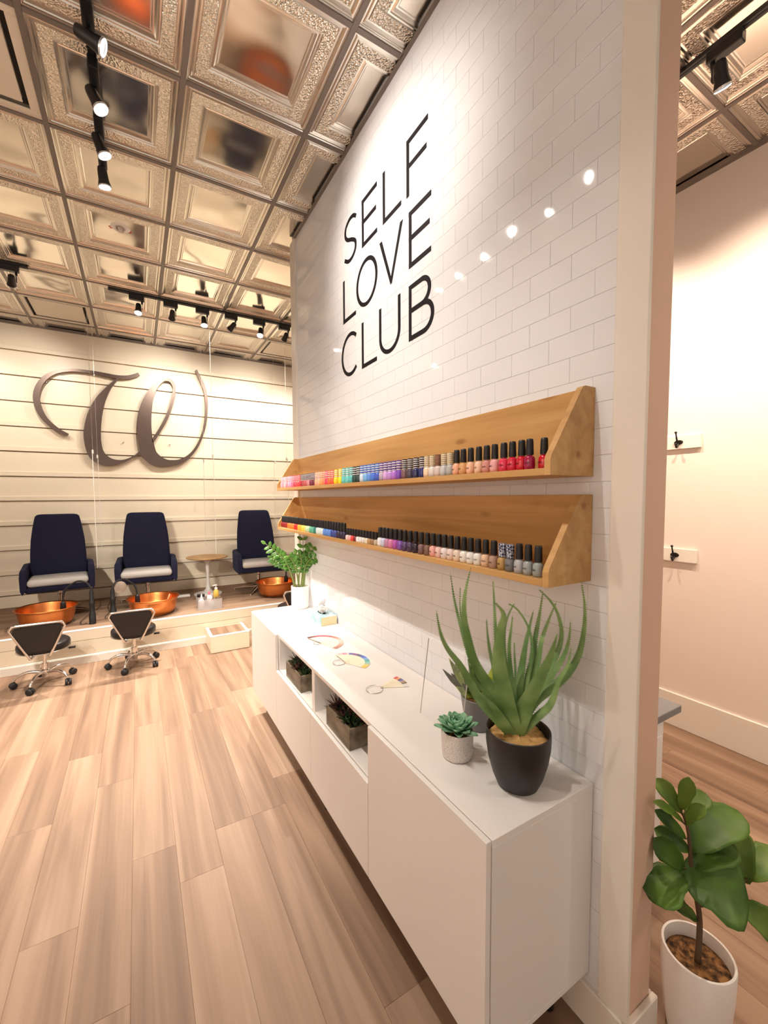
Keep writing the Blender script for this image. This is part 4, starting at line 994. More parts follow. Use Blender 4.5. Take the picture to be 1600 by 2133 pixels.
# small succulent
SX, SY = -0.258, 0.990
t = thing('potted_succulent', 'small green rosette succulent in a white crackle-textured pot', 'plant', (SX, SY, ZC))
revolve_pot('pot', [(0.040, 0.0005), (0.046, 0.004), (0.049, 0.02), (0.051, 0.078), (0.051, 0.088), (0.048, 0.088), (0.047, 0.075), (0, 0.074)], MT['speckle'], t, 40)
new_obj('soil', lathe(bmesh.new(), [(0.0, 0.080), (0.047, 0.0785)], 24, False, False), MT['soil'], t)
plant_leaf_objs(t, (0, 0, 0.084), 46, 0.068, 0.027, MT['succ'], 5, droop=-0.12)

# plant behind a clear sign holder
t = thing('potted_bromeliad', 'small variegated succulent in a grey pot behind the clear stand', 'plant', (-0.076, 1.085, ZC))
revolve_pot('pot', [(0.044, 0.0005), (0.048, 0.003), (0.056, 0.06), (0.064, 0.112), (0.061, 0.114), (0.058, 0.100), (0, 0.098)], MT['pot_grey'], t, 32)
new_obj('soil', lathe(bmesh.new(), [(0.0, 0.106), (0.0575, 0.103)], 24, False, False), MT['soil'], t)
for k, (x, y, z, w, dk) in enumerate([(-0.168, 1.175, 0.945, 0.026, 1), (-0.147, 1.165, 0.985, 0.030, 0), (-0.130, 1.150, 0.965, 0.036, 0), (-0.118, 1.140, 0.935, 0.034, 0), (-0.146, 1.125, 0.893, 0.036, 0),
        (-0.120, 1.185, 0.915, 0.034, 1), (-0.085, 1.185, 0.955, 0.034, 0), (-0.110, 1.030, 0.975, 0.032, 1), (-0.128, 1.050, 0.935, 0.034, 0), (-0.040, 1.150, 0.960, 0.032, 1), (-0.035, 1.050, 0.985, 0.030, 0),
        (-0.150, 1.085, 0.965, 0.028, 1), (-0.070, 1.110, 1.000, 0.028, 1), (-0.095, 1.100, 0.990, 0.026, 0), (-0.136, 1.105, 0.910, 0.036, 0), (-0.105, 1.010, 0.900, 0.034, 0)]):
    b0 = Vector((0, 0, 0.103)); tip = Vector((x+0.076, y-1.085, z-ZC)); d = tip-b0
    hz = Vector((d.x, d.y, 0)); up = Vector((-d.x*d.z, -d.y*d.z, hz.length_squared+1e-4)).normalized()
    up = (up+Vector((-0.72, -0.78, 0.4))*1.1).normalized()
    pts = [b0+d*s_-up*(0.16*d.length*math.sin(PI*s_)) for s_ in (0, 0.2, 0.45, 0.7, 0.88, 1.0)]
    new_obj('leaf', leaf_strip(bmesh.new(), pts, [w*0.45, w*0.75, w, w*0.85, w*0.45, w*0.04], up, 0.15, 0.003, cols=5), MT['bromdark'] if dk else MT['brom'], t, smooth=True)
t = thing('sign_holder', 'empty clear acrylic leaning stand behind the small succulent', 'stand', (-0.206, 1.150, ZC))
bm = bmesh.new(); th = 0.003
prism(bm, [(0.0, 0.0005), (th, 0.0005), (0.040+th, 0.285), (0.040, 0.285)], lambda a, b, d: (a, d, b), -0.115, 0.115)
new_obj('front_sheet', bm, MT['acrylic'], t)
for y in (-0.115, 0.115):
    new_obj('sheet_edge', prism(bmesh.new(), [(-0.0003, 0.0005), (th+0.0003, 0.0005), (0.040+th+0.0003, 0.2853), (0.040-0.0003, 0.2853)], lambda a, b, d: (a, d, b), y-0.0008, y+0.0008), MT['wire'], t)

# zz plant
ZX, ZY = -0.078, 2.985
t = thing('potted_zz_plant', 'glossy zz plant with feathered stems in a white cylinder pot', 'plant', (ZX, ZY, ZC))
revolve_pot('pot', [(0.055, 0.0005), (0.060, 0.003), (0.066, 0.02), (0.066, 0.166), (0.063, 0.168), (0.061, 0.166), (0.061, 0.145), (0, 0.143)], MT['ceramic'], t, 40)
new_obj('soil', lathe(bmesh.new(), [(0.0, 0.153), (0.061, 0.149)], 24, False, False), MT['soil'], t)
org = Vector((ZX, ZY, ZC)); q = random.Random(2)
for pts, s0, lw in ZZ_STEMS:
    p0 = Vector(pts[0]); p0.x = ZX+(p0.x-ZX)*0.8; p0.z = ZC+0.150
    ch = [tuple(p0)] + list(pts[1:])
    sp = [Vector(p)-org for p in spline(ch, 6)]
    n = len(sp)
    st = new_obj('stem', tube(bmesh.new(), sp, [0.0075-0.0055*i/(n-1) for i in range(n)], 8), MT['zzstem'], t, smooth=True)
    i0 = int(n*(0.30 if s0 > 1 else 0.42))
    for i in range(i0, n, 3):
        d = (sp[min(i+1, n-1)]-sp[max(i-1, 0)]).normalized()
        view = (CAMP-org-sp[i]).normalized()
        side = d.cross(view).normalized()
        for sg in ((-1, 1) if i < n-2 else (0,)):
            ld = (side*sg*0.85 + d*0.6 + view*q.uniform(-0.1, 0.35)).normalized() if sg else d
            L = lw*0.82*(0.75+0.3*math.sin(PI*(i-i0)/(n-i0)))*q.uniform(0.9, 1.1)
            lp = [sp[i]+ld*L*s - Vector((0, 0, 0.10*L*s*s)) for s in (0, 0.2, 0.5, 0.8, 1.0)]
            wd = L*0.58
            new_obj('leaflet', leaf_strip(bmesh.new(), lp, [wd*0.2, wd*0.8, wd, wd*0.66, wd*0.05], view+Vector((0, 0, 0.5)), -0.10, 0.001), MT['zz'], st, smooth=True)

# tissue box
t = thing('tissue_box', 'pale blue tissue box with a tuft of white tissue by the wall', 'tissue box', (-0.068, 2.585, ZC), 0.03)
bm = bxo(-0.056, 0.056, -0.118, 0.118, 0.0005, 0.056, 0.001)
for f in bm.faces: f.material_index = 1 if f.normal.y < -0.9 else 0
mblue = mat('blue_carton', (0.40, 0.60, 0.64), 0.6)
nt = NT(mblue); c = nt.n('ShaderNodeTexCoord'); mp = nt.n('ShaderNodeMapping'); mp.inputs['Scale'].default_value = (20, 34, 20); nt.l(c, 'Object', mp, 0)
wv = nt.n('ShaderNodeTexNoise', Scale=1.0); nt.l(mp, 0, wv, 'Vector'); rr = nt.ramp(wv, 'Fac', [(0.42, (0.30, 0.50, 0.55)), (0.5, (0.42, 0.61, 0.64)), (0.62, (0.56, 0.70, 0.70))]); nt.l(rr, 0, nt.b, 'Base Color')
new_obj('carton', bm, [mblue, mat('cream_carton', (0.78, 0.64, 0.40), 0.6)], t)
new_obj('slot', lathe(bmesh.new(), [(0.0, 0.0563), (0.020, 0.0563)], 24, False, False, squash=2.6), MT['dark'], t)
bm = bmesh.new(); q = random.Random(6)
for px_, py_, ln, tw in ((0.0, 0.02, 0.085, 0.0), (0.006, -0.02, 0.100, 0.5), (-0.006, -0.045, 0.062, -0.4), (0.004, 0.0, 0.075, 1.2)):
    prev = None; ph = q.uniform(0, 6)
    for i in range(8):
        s_ = i/7; row_ = []
        for k in range(9):
            u_ = (k/8-0.5)
            row_.append(bm.verts.new((px_*s_+(0.012+0.016*s_)*math.sin(ph+u_*9+s_*2)*0.9, py_*s_*0.8+u_*(0.050+0.030*math.sin(PI*s_))+tw*0.012*s_, 0.050+ln*s_*(1-1.1*abs(u_)*s_))))
        if prev:
            for k in range(8): bm.faces.new((prev[k], prev[k+1], row_[k+1], row_[k]))
        prev = row_
new_obj('tissue', bm, MT['tissue'], t, smooth=True)

# swatch fans
def swatch_fan(ring_c, r_ring, hub, a0, a1, L, cols, label, n, gap_after=()):
    t = thing('swatch_fan', label, 'nail swatches', (hub[0], hub[1], ZC), group='nail swatch fans')
    rc = Vector((ring_c[0]-hub[0], ring_c[1]-hub[1], 0.0035))
    new_obj('ring', tube(bmesh.new(), [rc+Vector((r_ring*math.cos(2*PI*k/36), r_ring*math.sin(2*PI*k/36), 0.0015*math.sin(2*PI*k/36))) for k in range(36)], 0.0013, 6, True), MT['chrome'], t)
    for k in range(n):
        a = math.radians(a0+(a1-a0)*k/(n-1))
        z = 0.0012+0.0050*k/(n-1)
        c, s = math.cos(a), math.sin(a)
        def P(u, v, dz): return (c*u-s*v, s*u+c*v, z+dz)
        outl = [(-0.004, -0.0022), (0.45*L, -0.0040), (0.80*L, -0.0068), (0.965*L, -0.0070), (L, -0.0045), (L*1.012, 0), (L, 0.0045), (0.965*L, 0.0070), (0.80*L, 0.0068), (0.45*L, 0.0040), (-0.004, 0.0022)]
        st = new_obj('swatch_stick', prism(bmesh.new(), outl, lambda a_, b_, d: P(a_, b_, d), 0.0, 0.0007), MT['tip'], t)
        tipo = [(0.80*L, -0.0066), (0.965*L, -0.0068), (L, -0.0044), (L*1.011, 0), (L, 0.0044), (0.965*L, 0.0068), (0.80*L, 0.0066)]
        new_obj('nail_colour', prism(bmesh.new(), tipo, lambda a_, b_, d: P(a_, b_, d), 0.0007, 0.0013), cmat(cols[min(k*len(cols)//n, len(cols)-1)]), st)
reds = [(0.42, 0.16, 0.12), (0.50, 0.22, 0.17), (0.60, 0.30, 0.24), (0.72, 0.42, 0.36), (0.78, 0.46, 0.40), (0.80, 0.50, 0.46), (0.80, 0.36, 0.28), (0.78, 0.20, 0.14), (0.74, 0.10, 0.08), (0.70, 0.05, 0.06), (0.66, 0.04, 0.10), (0.60, 0.03, 0.10), (0.48, 0.02, 0.05), (0.26, 0.01, 0.03), (0.12, 0.006, 0.02)]
swatch_fan((-0.262, 2.185), 0.020, (-0.243, 2.172), -70, 105, 0.128, reds, 'fan of red and pink nail swatches nearest the tissue box', 30)
blues = [(0.80, 0.55, 0.06), (0.80, 0.62, 0.10), (0.30, 0.58, 0.55), (0.12, 0.52, 0.50), (0.06, 0.34, 0.36), (0.14, 0.35, 0.70), (0.05, 0.14, 0.62), (0.06, 0.10, 0.48), (0.03, 0.02, 0.12), (0.22, 0.06, 0.26), (0.12, 0.08, 0.40), (0.72, 0.60, 0.70), (0.70, 0.25, 0.34), (0.72, 0.50, 0.58), (0.78, 0.72, 0.66)]
swatch_fan((-0.272, 1.865), 0.030, (-0.243, 1.850), -62, 88, 0.122, blues, 'fan of blue, teal and yellow nail swatches, middle one of three', 26)
mix_ = [(0.70, 0.70, 0.72), (0.74, 0.70, 0.66), (0.10, 0.06, 0.05), (0.36, 0.22, 0.16), (0.50, 0.40, 0.34), (0.16, 0.16, 0.40), (0.02, 0.03, 0.10), (0.74, 0.30, 0.12), (0.62, 0.06, 0.06)]
swatch_fan((-0.262, 1.522), 0.036, (-0.228, 1.522), -22, 22, 0.122, mix_, 'narrow fan of dark and neutral nail swatches closest to the aloe', 14)

# ================================================================== PEDICURE PLATFORM
def rbox(w, d, h, bev, seg=4, z0=0.0):
    return bxo(-w/2, w/2, -d/2, d/2, z0, z0+h, bev, seg)
def pedi_chair(loc, rz, label):
    t = thing('pedicure_chair', label, 'chair', loc, rz, 'navy pedicure chairs on the platform')
    # star base
    bm = bmesh.new()
    for k in range(4):
        a = PI/4+k*PI/2+0.25; c, s = math.cos(a), math.sin(a)
        p = [(0.02*c, 0.02*s, 0.055), (0.20*c, 0.20*s, 0.036), (0.345*c, 0.345*s, 0.014)]
        tube(bm, p, [0.021, 0.017, 0.011], 8)
        lathe(bm, [(0.012, 0.0005), (0.013, 0.006), (0.010, 0.012)], 10, loc=(0.335*c, 0.335*s, 0))
    new_obj('star_base', bm, MT['chrome'], t, smooth=50)
    col = new_obj('column', lathe(bmesh.new(), [(0.030, 0.04), (0.030, 0.085), (0.022, 0.09), (0.022, 0.20), (0.030, 0.202), (0.030, 0.212), (0.018, 0.214), (0.018, 0.285)], 18), MT['chrome'], t, smooth=40)
    new_obj('mechanism', rbox(0.15, 0.17, 0.045, 0.012, 2, 0.262), MT['black'], t)
    # seat pan and wrap-around arms
    bm = bmesh.new()
    n = 33
    def outline(inset):
        pts = []
        W, D0, D1 = 0.315-inset, -0.285, 0.27-inset
        for k in range(n):
            s = k/(n-1)*2-1
            if abs(s) > 0.55:
                q = (abs(s)-0.55)/0.45; y = (D1-0.16)+(D0-(D1-0.16))*q; x = W*(1 if s > 0 else -1)
            else:
                a = s/0.55*PI/2; x = W*math.sin(a); y = (D1-0.16)+0.16*math.cos(a)
            pts.append((x, y))
        return pts
    O1, I1 = outline(0.0), outline(0.052)
    def top(y):  # arm height falls towards the front
        return 0.525+0.035*max(0, (y+0.28)/0.55) - 0.05*max(0, (-0.235-y)/0.05)
    rows = []
    for (ox_, oy_), (ix, iy) in zip(O1, I1):
        zt = top(oy_)
        rows.append([bm.verts.new(p) for p in ((ox_*0.95, oy_*0.97, 0.275), (ox_, oy_, 0.32), (ox_*1.01, oy_*1.01, zt-0.02), (ox_*0.985, oy_*0.99, zt), (ix*1.02, iy*1.01, zt), (ix, iy, zt-0.02), (ix, iy, 0.33))])
    for a, b_ in zip(rows, rows[1:]):
        for k in range(6): bm.faces.new((a[k], b_[k], b_[k+1], a[k+1]))
    bm.faces.new(rows[0]); bm.faces.new(rows[-1][::-1])
    new_obj('arm_shell', bm, MT['navy'], t, smooth=60)
    bm = bxo(-0.285, 0.285, -0.275, 0.23, 0.285, 0.355, 0.03, 4)
    new_obj('seat_pan', bm, MT['navy'], t, smooth=True)
    bm = bxo(-0.262, 0.262, -0.296, 0.18, 0.350, 0.428, 0.036, 4)
    new_obj('seat_cushion', bm, MT['cushion'], t, smooth=True)
    # tall tapering back
    bm = bmesh.new(); rows = []
    prof = [(0.36, 0.250, 0.10), (0.50, 0.255, 0.125), (0.65, 0.252, 0.15), (0.80, 0.243, 0.175), (0.93, 0.226, 0.20), (1.03, 0.209, 0.225), (1.065, 0.200, 0.235), (1.082, 0.182, 0.24), (1.088, 0.150, 0.243)]
    for z, w, y in prof:
        th = 0.045 if z < 1.05 else (0.034 if z < 1.07 else (0.022 if z < 1.085 else 0.008))
        ring = []
        for k in range(24):
            a = 2*PI*k/24; cx = math.copysign(abs(math.cos(a))**0.28, math.cos(a)); sy = math.copysign(abs(math.sin(a))**0.6, math.sin(a))
            ring.append(bm.verts.new((w*cx, y+th*sy+0.05*cx*cx*-0.6, z)))
        rows.append(ring)
    for a, b_ in zip(rows, rows[1:]):
        for k in range(24): bm.faces.new((a[k], a[(k+1) % 24], b_[(k+1) % 24], b_[k]))
    bm.faces.new(rows[0][::-1]); bm.faces.new(rows[-1])
    new_obj('backrest', bm, MT['navy'], t, smooth=True)
    return t
ch = pedi_chair((-1.895, 5.72, ZP), 0.10, 'navy high-backed pedicure chair with grey seat cushion at the left end of the platform')
dup(ch, (-1.045, 5.72, ZP), -0.03, label='navy high-backed pedicure chair beside the round side table, middle of the three')
dup(ch, (0.285, 5.72, ZP), -0.02, label='navy high-backed pedicure chair partly behind the zz plant, by the shelf ends')

def copper_bowl(loc, rz, label):
    t = thing('copper_foot_bath', label, 'foot bath', loc, rz, 'copper foot baths on the platform')
    prof = [(0.165, 0.0005), (0.190, 0.010), (0.213, 0.045), (0.229, 0.105), (0.236, 0.150), (0.242, 0.175), (0.258, 0.183), (0.258, 0.187), (0.240, 0.181), (0.232, 0.150), (0.224, 0.105), (0.208, 0.048), (0.185, 0.016), (0.0, 0.014)]
    new_obj('bowl', lathe(bmesh.new(), prof, 56, True, False), MT['copper'], t, smooth=50)
    new_obj('rim', tube(bmesh.new(), [(0.258*math.cos(2*PI*k/56), 0.258*math.sin(2*PI*k/56), 0.182) for k in range(56)], 0.0035, 6, True), MT['copper'], t, smooth=True)
    return t
bw = copper_bowl((-1.94, 5.21, ZP+0.0), 0.3, 'copper foot bath in front of the left navy chair')
dup(bw, (-1.005, 5.13, ZP), 0.9, label='copper foot bath in front of the middle navy chair')
dup(bw, (0.405, 5.31, ZP), 1.7, label='copper foot bath in front of the navy chair by the shelf ends')
for (x, y), a, lb in (((-0.94, 5.13), 0.5, 'copper-coloured scoop handle resting in the middle foot bath'), ((0.34, 5.25), 2.5, 'copper-coloured scoop handle resting in the foot bath near the zz plant')):
    t = thing('scoop', lb, 'scoop', (x, y, ZP+0.012), a)
    new_obj('cup', lathe(bmesh.new(), [(0.028, 0.003), (0.034, 0.012), (0.036, 0.040), (0.034, 0.040), (0.030, 0.012), (0.0, 0.007)], 18, True, False), MT['copper'], t, smooth=40)
    new_obj('handle', tube(bmesh.new(), [(0.034, 0, 0.034), (0.08, 0, 0.100), (0.115, 0, 0.172)], [0.007, 0.007, 0.008], 8), mat('copper_handle', (0.70, 0.27, 0.12), 0.4), t, smooth=True)

# black gooseneck jets arching into the baths
def gooseneck(base, mid, end, label, disc=None):
    b0 = Vector(base)
    t = thing('gooseneck_jet', label, 'pedicure jet', base, 0, 'black gooseneck jets beside the foot baths')
    R_ = lambda p: Vector(p)-b0
    dz = mid[2]-base[2]
    new_obj('pole', lathe(bmesh.new(), [(0.030, 0.0005), (0.030, 0.10), (0.024, 0.115), (0.022, 0.19), (0.026, 0.20), (0.026, 0.225), (0.019, 0.24), (0.019, dz-0.06), (0.013, dz-0.03)], 16), MT['blackm'], t, smooth=40)
    e = R_(end); top_h = dz+0.055
    pts = spline([(0, 0, dz-0.06), (0, 0, dz-0.02), (e.x*0.18, e.y*0.18, top_h-0.012), (e.x*0.5, e.y*0.5, top_h), (e.x*0.85, e.y*0.85, dz-0.01), (e.x*0.97, e.y*0.97, dz-0.07), (e.x, e.y, e.z+0.06)], 8)
    bm = tube(bmesh.new(), pts, 0.0085, 8)
    for i in range(2, len(pts)-3):
        p = Vector(pts[i]); d = (Vector(pts[i+1])-Vector(pts[i-1])).normalized(); u = d.cross(Vector((0, 0, 1)));
        u = u.normalized() if u.length > 1e-3 else Vector((1, 0, 0)); v = d.cross(u)
        tube(bm, [p+0.0095*(math.cos(2*PI*k/10)*u+math.sin(2*PI*k/10)*v) for k in range(10)], 0.0018, 4, True)
    new_obj('flexible_neck', bm, MT['blackm'], t, smooth=40)
    new_obj('nozzle', lathe(bmesh.new(), [(0.024, 0), (0.026, 0.004), (0.022, 0.075), (0.012, 0.085)], 16, loc=(e.x, e.y, e.z)), MT['blackm'], t, smooth=40)
    if disc:
        bm = lathe(bmesh.new(), [(0.0, 0.002), (0.058, 0.002), (0.062, 0.0), (0.058, -0.002), (0.0, -0.002)], 28, False, False)
        bmesh.ops.rotate(bm, cent=(0, 0, 0), matrix=Matrix.Rotation(PI/2, 3, 'X') @ Matrix.Rotation(0.2, 3, 'Y'), verts=bm.verts[:])
        bmesh.ops.translate(bm, vec=disc, verts=bm.verts[:])
        new_obj('mirror_disc', bm, mat('smoked_disc', (0.50, 0.42, 0.34), 0.25, 0.3), t, smooth=40)
gooseneck((-1.552, 5.015, ZP), (-1.552, 5.015, 0.70), (-1.795, 5.10, 0.475), 'black gooseneck jet standing right of the left copper bath')
gooseneck((-1.378, 5.10, ZP), (-1.378, 5.10, 0.67), (-1.155, 5.14, 0.46), 'black gooseneck jet with round disc, left of the middle copper bath', (0.065, 0.03, 0.325))
gooseneck((0.78, 5.30, ZP), (0.78, 5.30, 0.70), (0.545, 5.32, 0.47), 'black gooseneck jet with round disc, behind the zz plant', (-0.20, 0.10, 0.34))
def cord(name, pts, label, r=0.003):
    o = new_obj(name, tube(bmesh.new(), spline(pts, 6), r, 6), MT['blackm'], smooth=True); tag(o, label, 'cord'); return o
cord('power_cord', [(-1.60, 5.02, ZP+0.014), (-1.64, 5.0, ZP+0.014), (-1.66, 5.12, ZP+0.014), (-1.60, 5.45, ZP+0.014), (-1.54, 5.75, ZP+0.014), (-1.56, 6.1, ZP+0.014)], 'thin black cord on the platform floor by the left copper bath')
cord('power_cord', [(-1.42, 5.125, ZP+0.014), (-1.46, 5.16, ZP+0.014), (-1.43, 5.4, ZP+0.014), (-1.46, 5.7, ZP+0.014), (-1.44, 6.1, ZP+0.014)], 'thin black cord on the platform floor left of the middle chair')

# side table
t = thing('side_table', 'round oak-topped tulip side table with white pedestal between two navy chairs', 'table', (-0.355, 5.80, ZP))
new_obj('tabletop', lathe(bmesh.new(), [(0.235, 0.478), (0.252, 0.486), (0.256, 0.494), (0.254, 0.498), (0.0, 0.498)], 48, True, False), MT['tabletop'], t, smooth=35)
new_obj('pedestal', lathe(bmesh.new(), [(0.0, 0.014), (0.17, 0.014), (0.155, 0.020), (0.062, 0.034), (0.030, 0.080), (0.020, 0.17), (0.020, 0.28), (0.026, 0.37), (0.045, 0.44), (0.085, 0.4775), (0.0, 0.4775)], 32, False, False), MT['white'], t, smooth=50)
new_obj('base_plate', lathe(bmesh.new(), [(0.165, 0.0005), (0.172, 0.003), (0.172, 0.012), (0.168, 0.0138)], 40), MT['white'], t, smooth=35)
t = thing('cable_cover', 'flat white cable cover on the platform behind the caddy', 'cable cover', (-0.66, 5.80, ZP))
new_obj('channel', bxo(-0.20, 0.085, -0.035, 0.035, 0.0005, 0.022, 0.004, 2), MT['white'], t)
new_obj('lid', bxo(-0.199, 0.084, -0.027, 0.027, 0.0222, 0.026, 0.0015), MT['white'], t)

# caddy with bottles
CXc, CYc = -0.445, 5.075
t = thing('caddy', 'smoky clear organiser caddy holding bottles at the platform edge', 'caddy', (CXc, CYc, ZP+0.0005), -0.02)
bm = bmesh.new(); w, d, h, th = 0.255, 0.22, 0.115, 0.004
for a in ((-w/2, w/2, -d/2, -d/2+th), (-w/2, w/2, d/2-th, d/2), (-w/2, -w/2+th, -d/2+th, d/2-th), (w/2-th, w/2, -d/2+th, d/2-th)): box(bm, *a, 0.0, h, 0.001)
new_obj('walls', bm, MT['acrylic2'], t)
new_obj('tray', bxo(-w/2+th, w/2-th, -d/2+th, d/2-th, 0, 0.004), MT['acrylic2'], t)
for x in (-0.035, 0.055): new_obj('divider', bxo(x-0.0015, x+0.0015, -d/2+th, d/2-th, 0.004, h*0.9), MT['acrylic2'], t)
def cbottle(name, x, y, parts, label, cat='bottle'):
    t = thing(name, label, cat, (CXc+x, CYc+y, ZP+0.0052), 0, 'bottles in the caddy')
    for nm, prof, m in parts: new_obj(nm, lathe(bmesh.new(), prof, 18), m, t, smooth=45)
    return t
WB = mat('white_bottle', (0.78, 0.74, 0.72), 0.3); CLR = mat('milky_bottle', (0.62, 0.58, 0.56), 0.15, coat=0.4); AMB = mat('honey_oil', (0.62, 0.42, 0.08), 0.12, coat=0.6); PNK = mat('pink_cap', (0.75, 0.16, 0.22), 0.4); GRN = mat('mint_label', (0.45, 0.62, 0.52), 0.5)
cbottle('squeeze_bottle', -0.085, -0.055, [('body', [(0.026, 0), (0.028, 0.004), (0.028, 0.095), (0.014, 0.115)], WB), ('nozzle_tip', [(0.014, 0.1152), (0.013, 0.130), (0.004, 0.172), (0.002, 0.176)], WB)], 'white squeeze bottle with pointed tip at the left of the caddy')
cbottle('jar', -0.080, 0.045, [('body', [(0.036, 0), (0.038, 0.004), (0.038, 0.120)], CLR), ('lid', [(0.041, 0.1202), (0.042, 0.124), (0.042, 0.146), (0.038, 0.149)], CAPB)], 'tall jar with black lid at the back of the caddy', 'jar')
cbottle('flip_cap_bottle', 0.008, -0.045, [('body', [(0.026, 0), (0.028, 0.004), (0.028, 0.090), (0.016, 0.104)], CLR), ('cap', [(0.024, 0.1042), (0.024, 0.128), (0.022, 0.130)], WB)], 'clear bottle with white cap at the front of the caddy')
cbottle('spray_bottle', 0.010, 0.035, [('body', [(0.024, 0), (0.026, 0.004), (0.026, 0.120), (0.012, 0.136)], WB), ('cap', [(0.013, 0.1362), (0.013, 0.170), (0.010, 0.173)], PNK)], 'white bottle with pink cap in the middle of the caddy')
b_ = cbottle('pump_bottle', 0.088, 0.055, [('body', [(0.030, 0), (0.033, 0.004), (0.033, 0.135), (0.030, 0.165), (0.015, 0.185)], AMB), ('collar', [(0.017, 0.1852), (0.017, 0.205), (0.006, 0.208), (0.005, 0.228)], WB)], 'honey-coloured pump bottle with white pump in the caddy')
bm = bmesh.new(); tube(bm, [(0.012, 0, 0.234), (-0.012, 0, 0.234), (-0.040, 0, 0.228)], [0.008, 0.008, 0.005], 10); new_obj('pump_head', bm, WB, b_, smooth=True)
cbottle('small_jar', 0.092, -0.062, [('body', [(0.030, 0), (0.032, 0.004), (0.032, 0.085), (0.028, 0.093)], mat('cream_jar', (0.68, 0.58, 0.46), 0.3, coat=0.3)), ('lid', [(0.034, 0.0932), (0.035, 0.097), (0.035, 0.114), (0.032, 0.117)], mat('brown_lid', (0.12, 0.07, 0.05), 0.4))], 'cream jar with brown lid at the right front of the caddy', 'jar')
cbottle('small_bottle', 0.030, -0.082, [('body', [(0.015, 0), (0.016, 0.003), (0.016, 0.070), (0.008, 0.080)], GRN), ('cap', [(0.009, 0.0802), (0.009, 0.100), (0.008, 0.102)], PNK)], 'small mint bottle with pink cap at the front of the caddy')

# step box
t = thing('step_box', 'cream step box with wooden tread in front of the platform', 'step', (-0.333, 4.605, 0))
W_, D_, H_ = 0.385, 0.350, 0.168
bm = bmesh.new()
box(bm, -W_/2, W_/2, -D_/2, -D_/2+0.02, 0.0005, H_-0.0005, 0.002); box(bm, -W_/2, W_/2, D_/2-0.02, D_/2, 0.0005, H_-0.0005, 0.002)
box(bm, -W_/2, -W_/2+0.02, -D_/2+0.02, D_/2-0.02, 0.0005, H_-0.0005, 0.002); box(bm, W_/2-0.02, W_/2, -D_/2+0.02, D_/2-0.02, 0.0005, H_-0.0005, 0.002)
new_obj('carcass', bm, MT['shiplap'], t)
new_obj('tread', bxo(-W_/2+0.028, W_/2-0.028, -D_/2+0.035, D_/2-0.022, H_-0.012, H_+0.003, 0.001), MT['floor'], t)
bm = bmesh.new()
box(bm, -W_/2-0.003, W_/2+0.003, -D_/2-0.003, -D_/2+0.034, H_, H_+0.007, 0.002); box(bm, -W_/2-0.003, -W_/2+0.027, -D_/2+0.035, D_/2, H_, H_+0.007, 0.002); box(bm, W_/2-0.027, W_/2+0.003, -D_/2+0.035, D_/2, H_, H_+0.007, 0.002)
new_obj('edge_trim', bm, MT['white'], t)

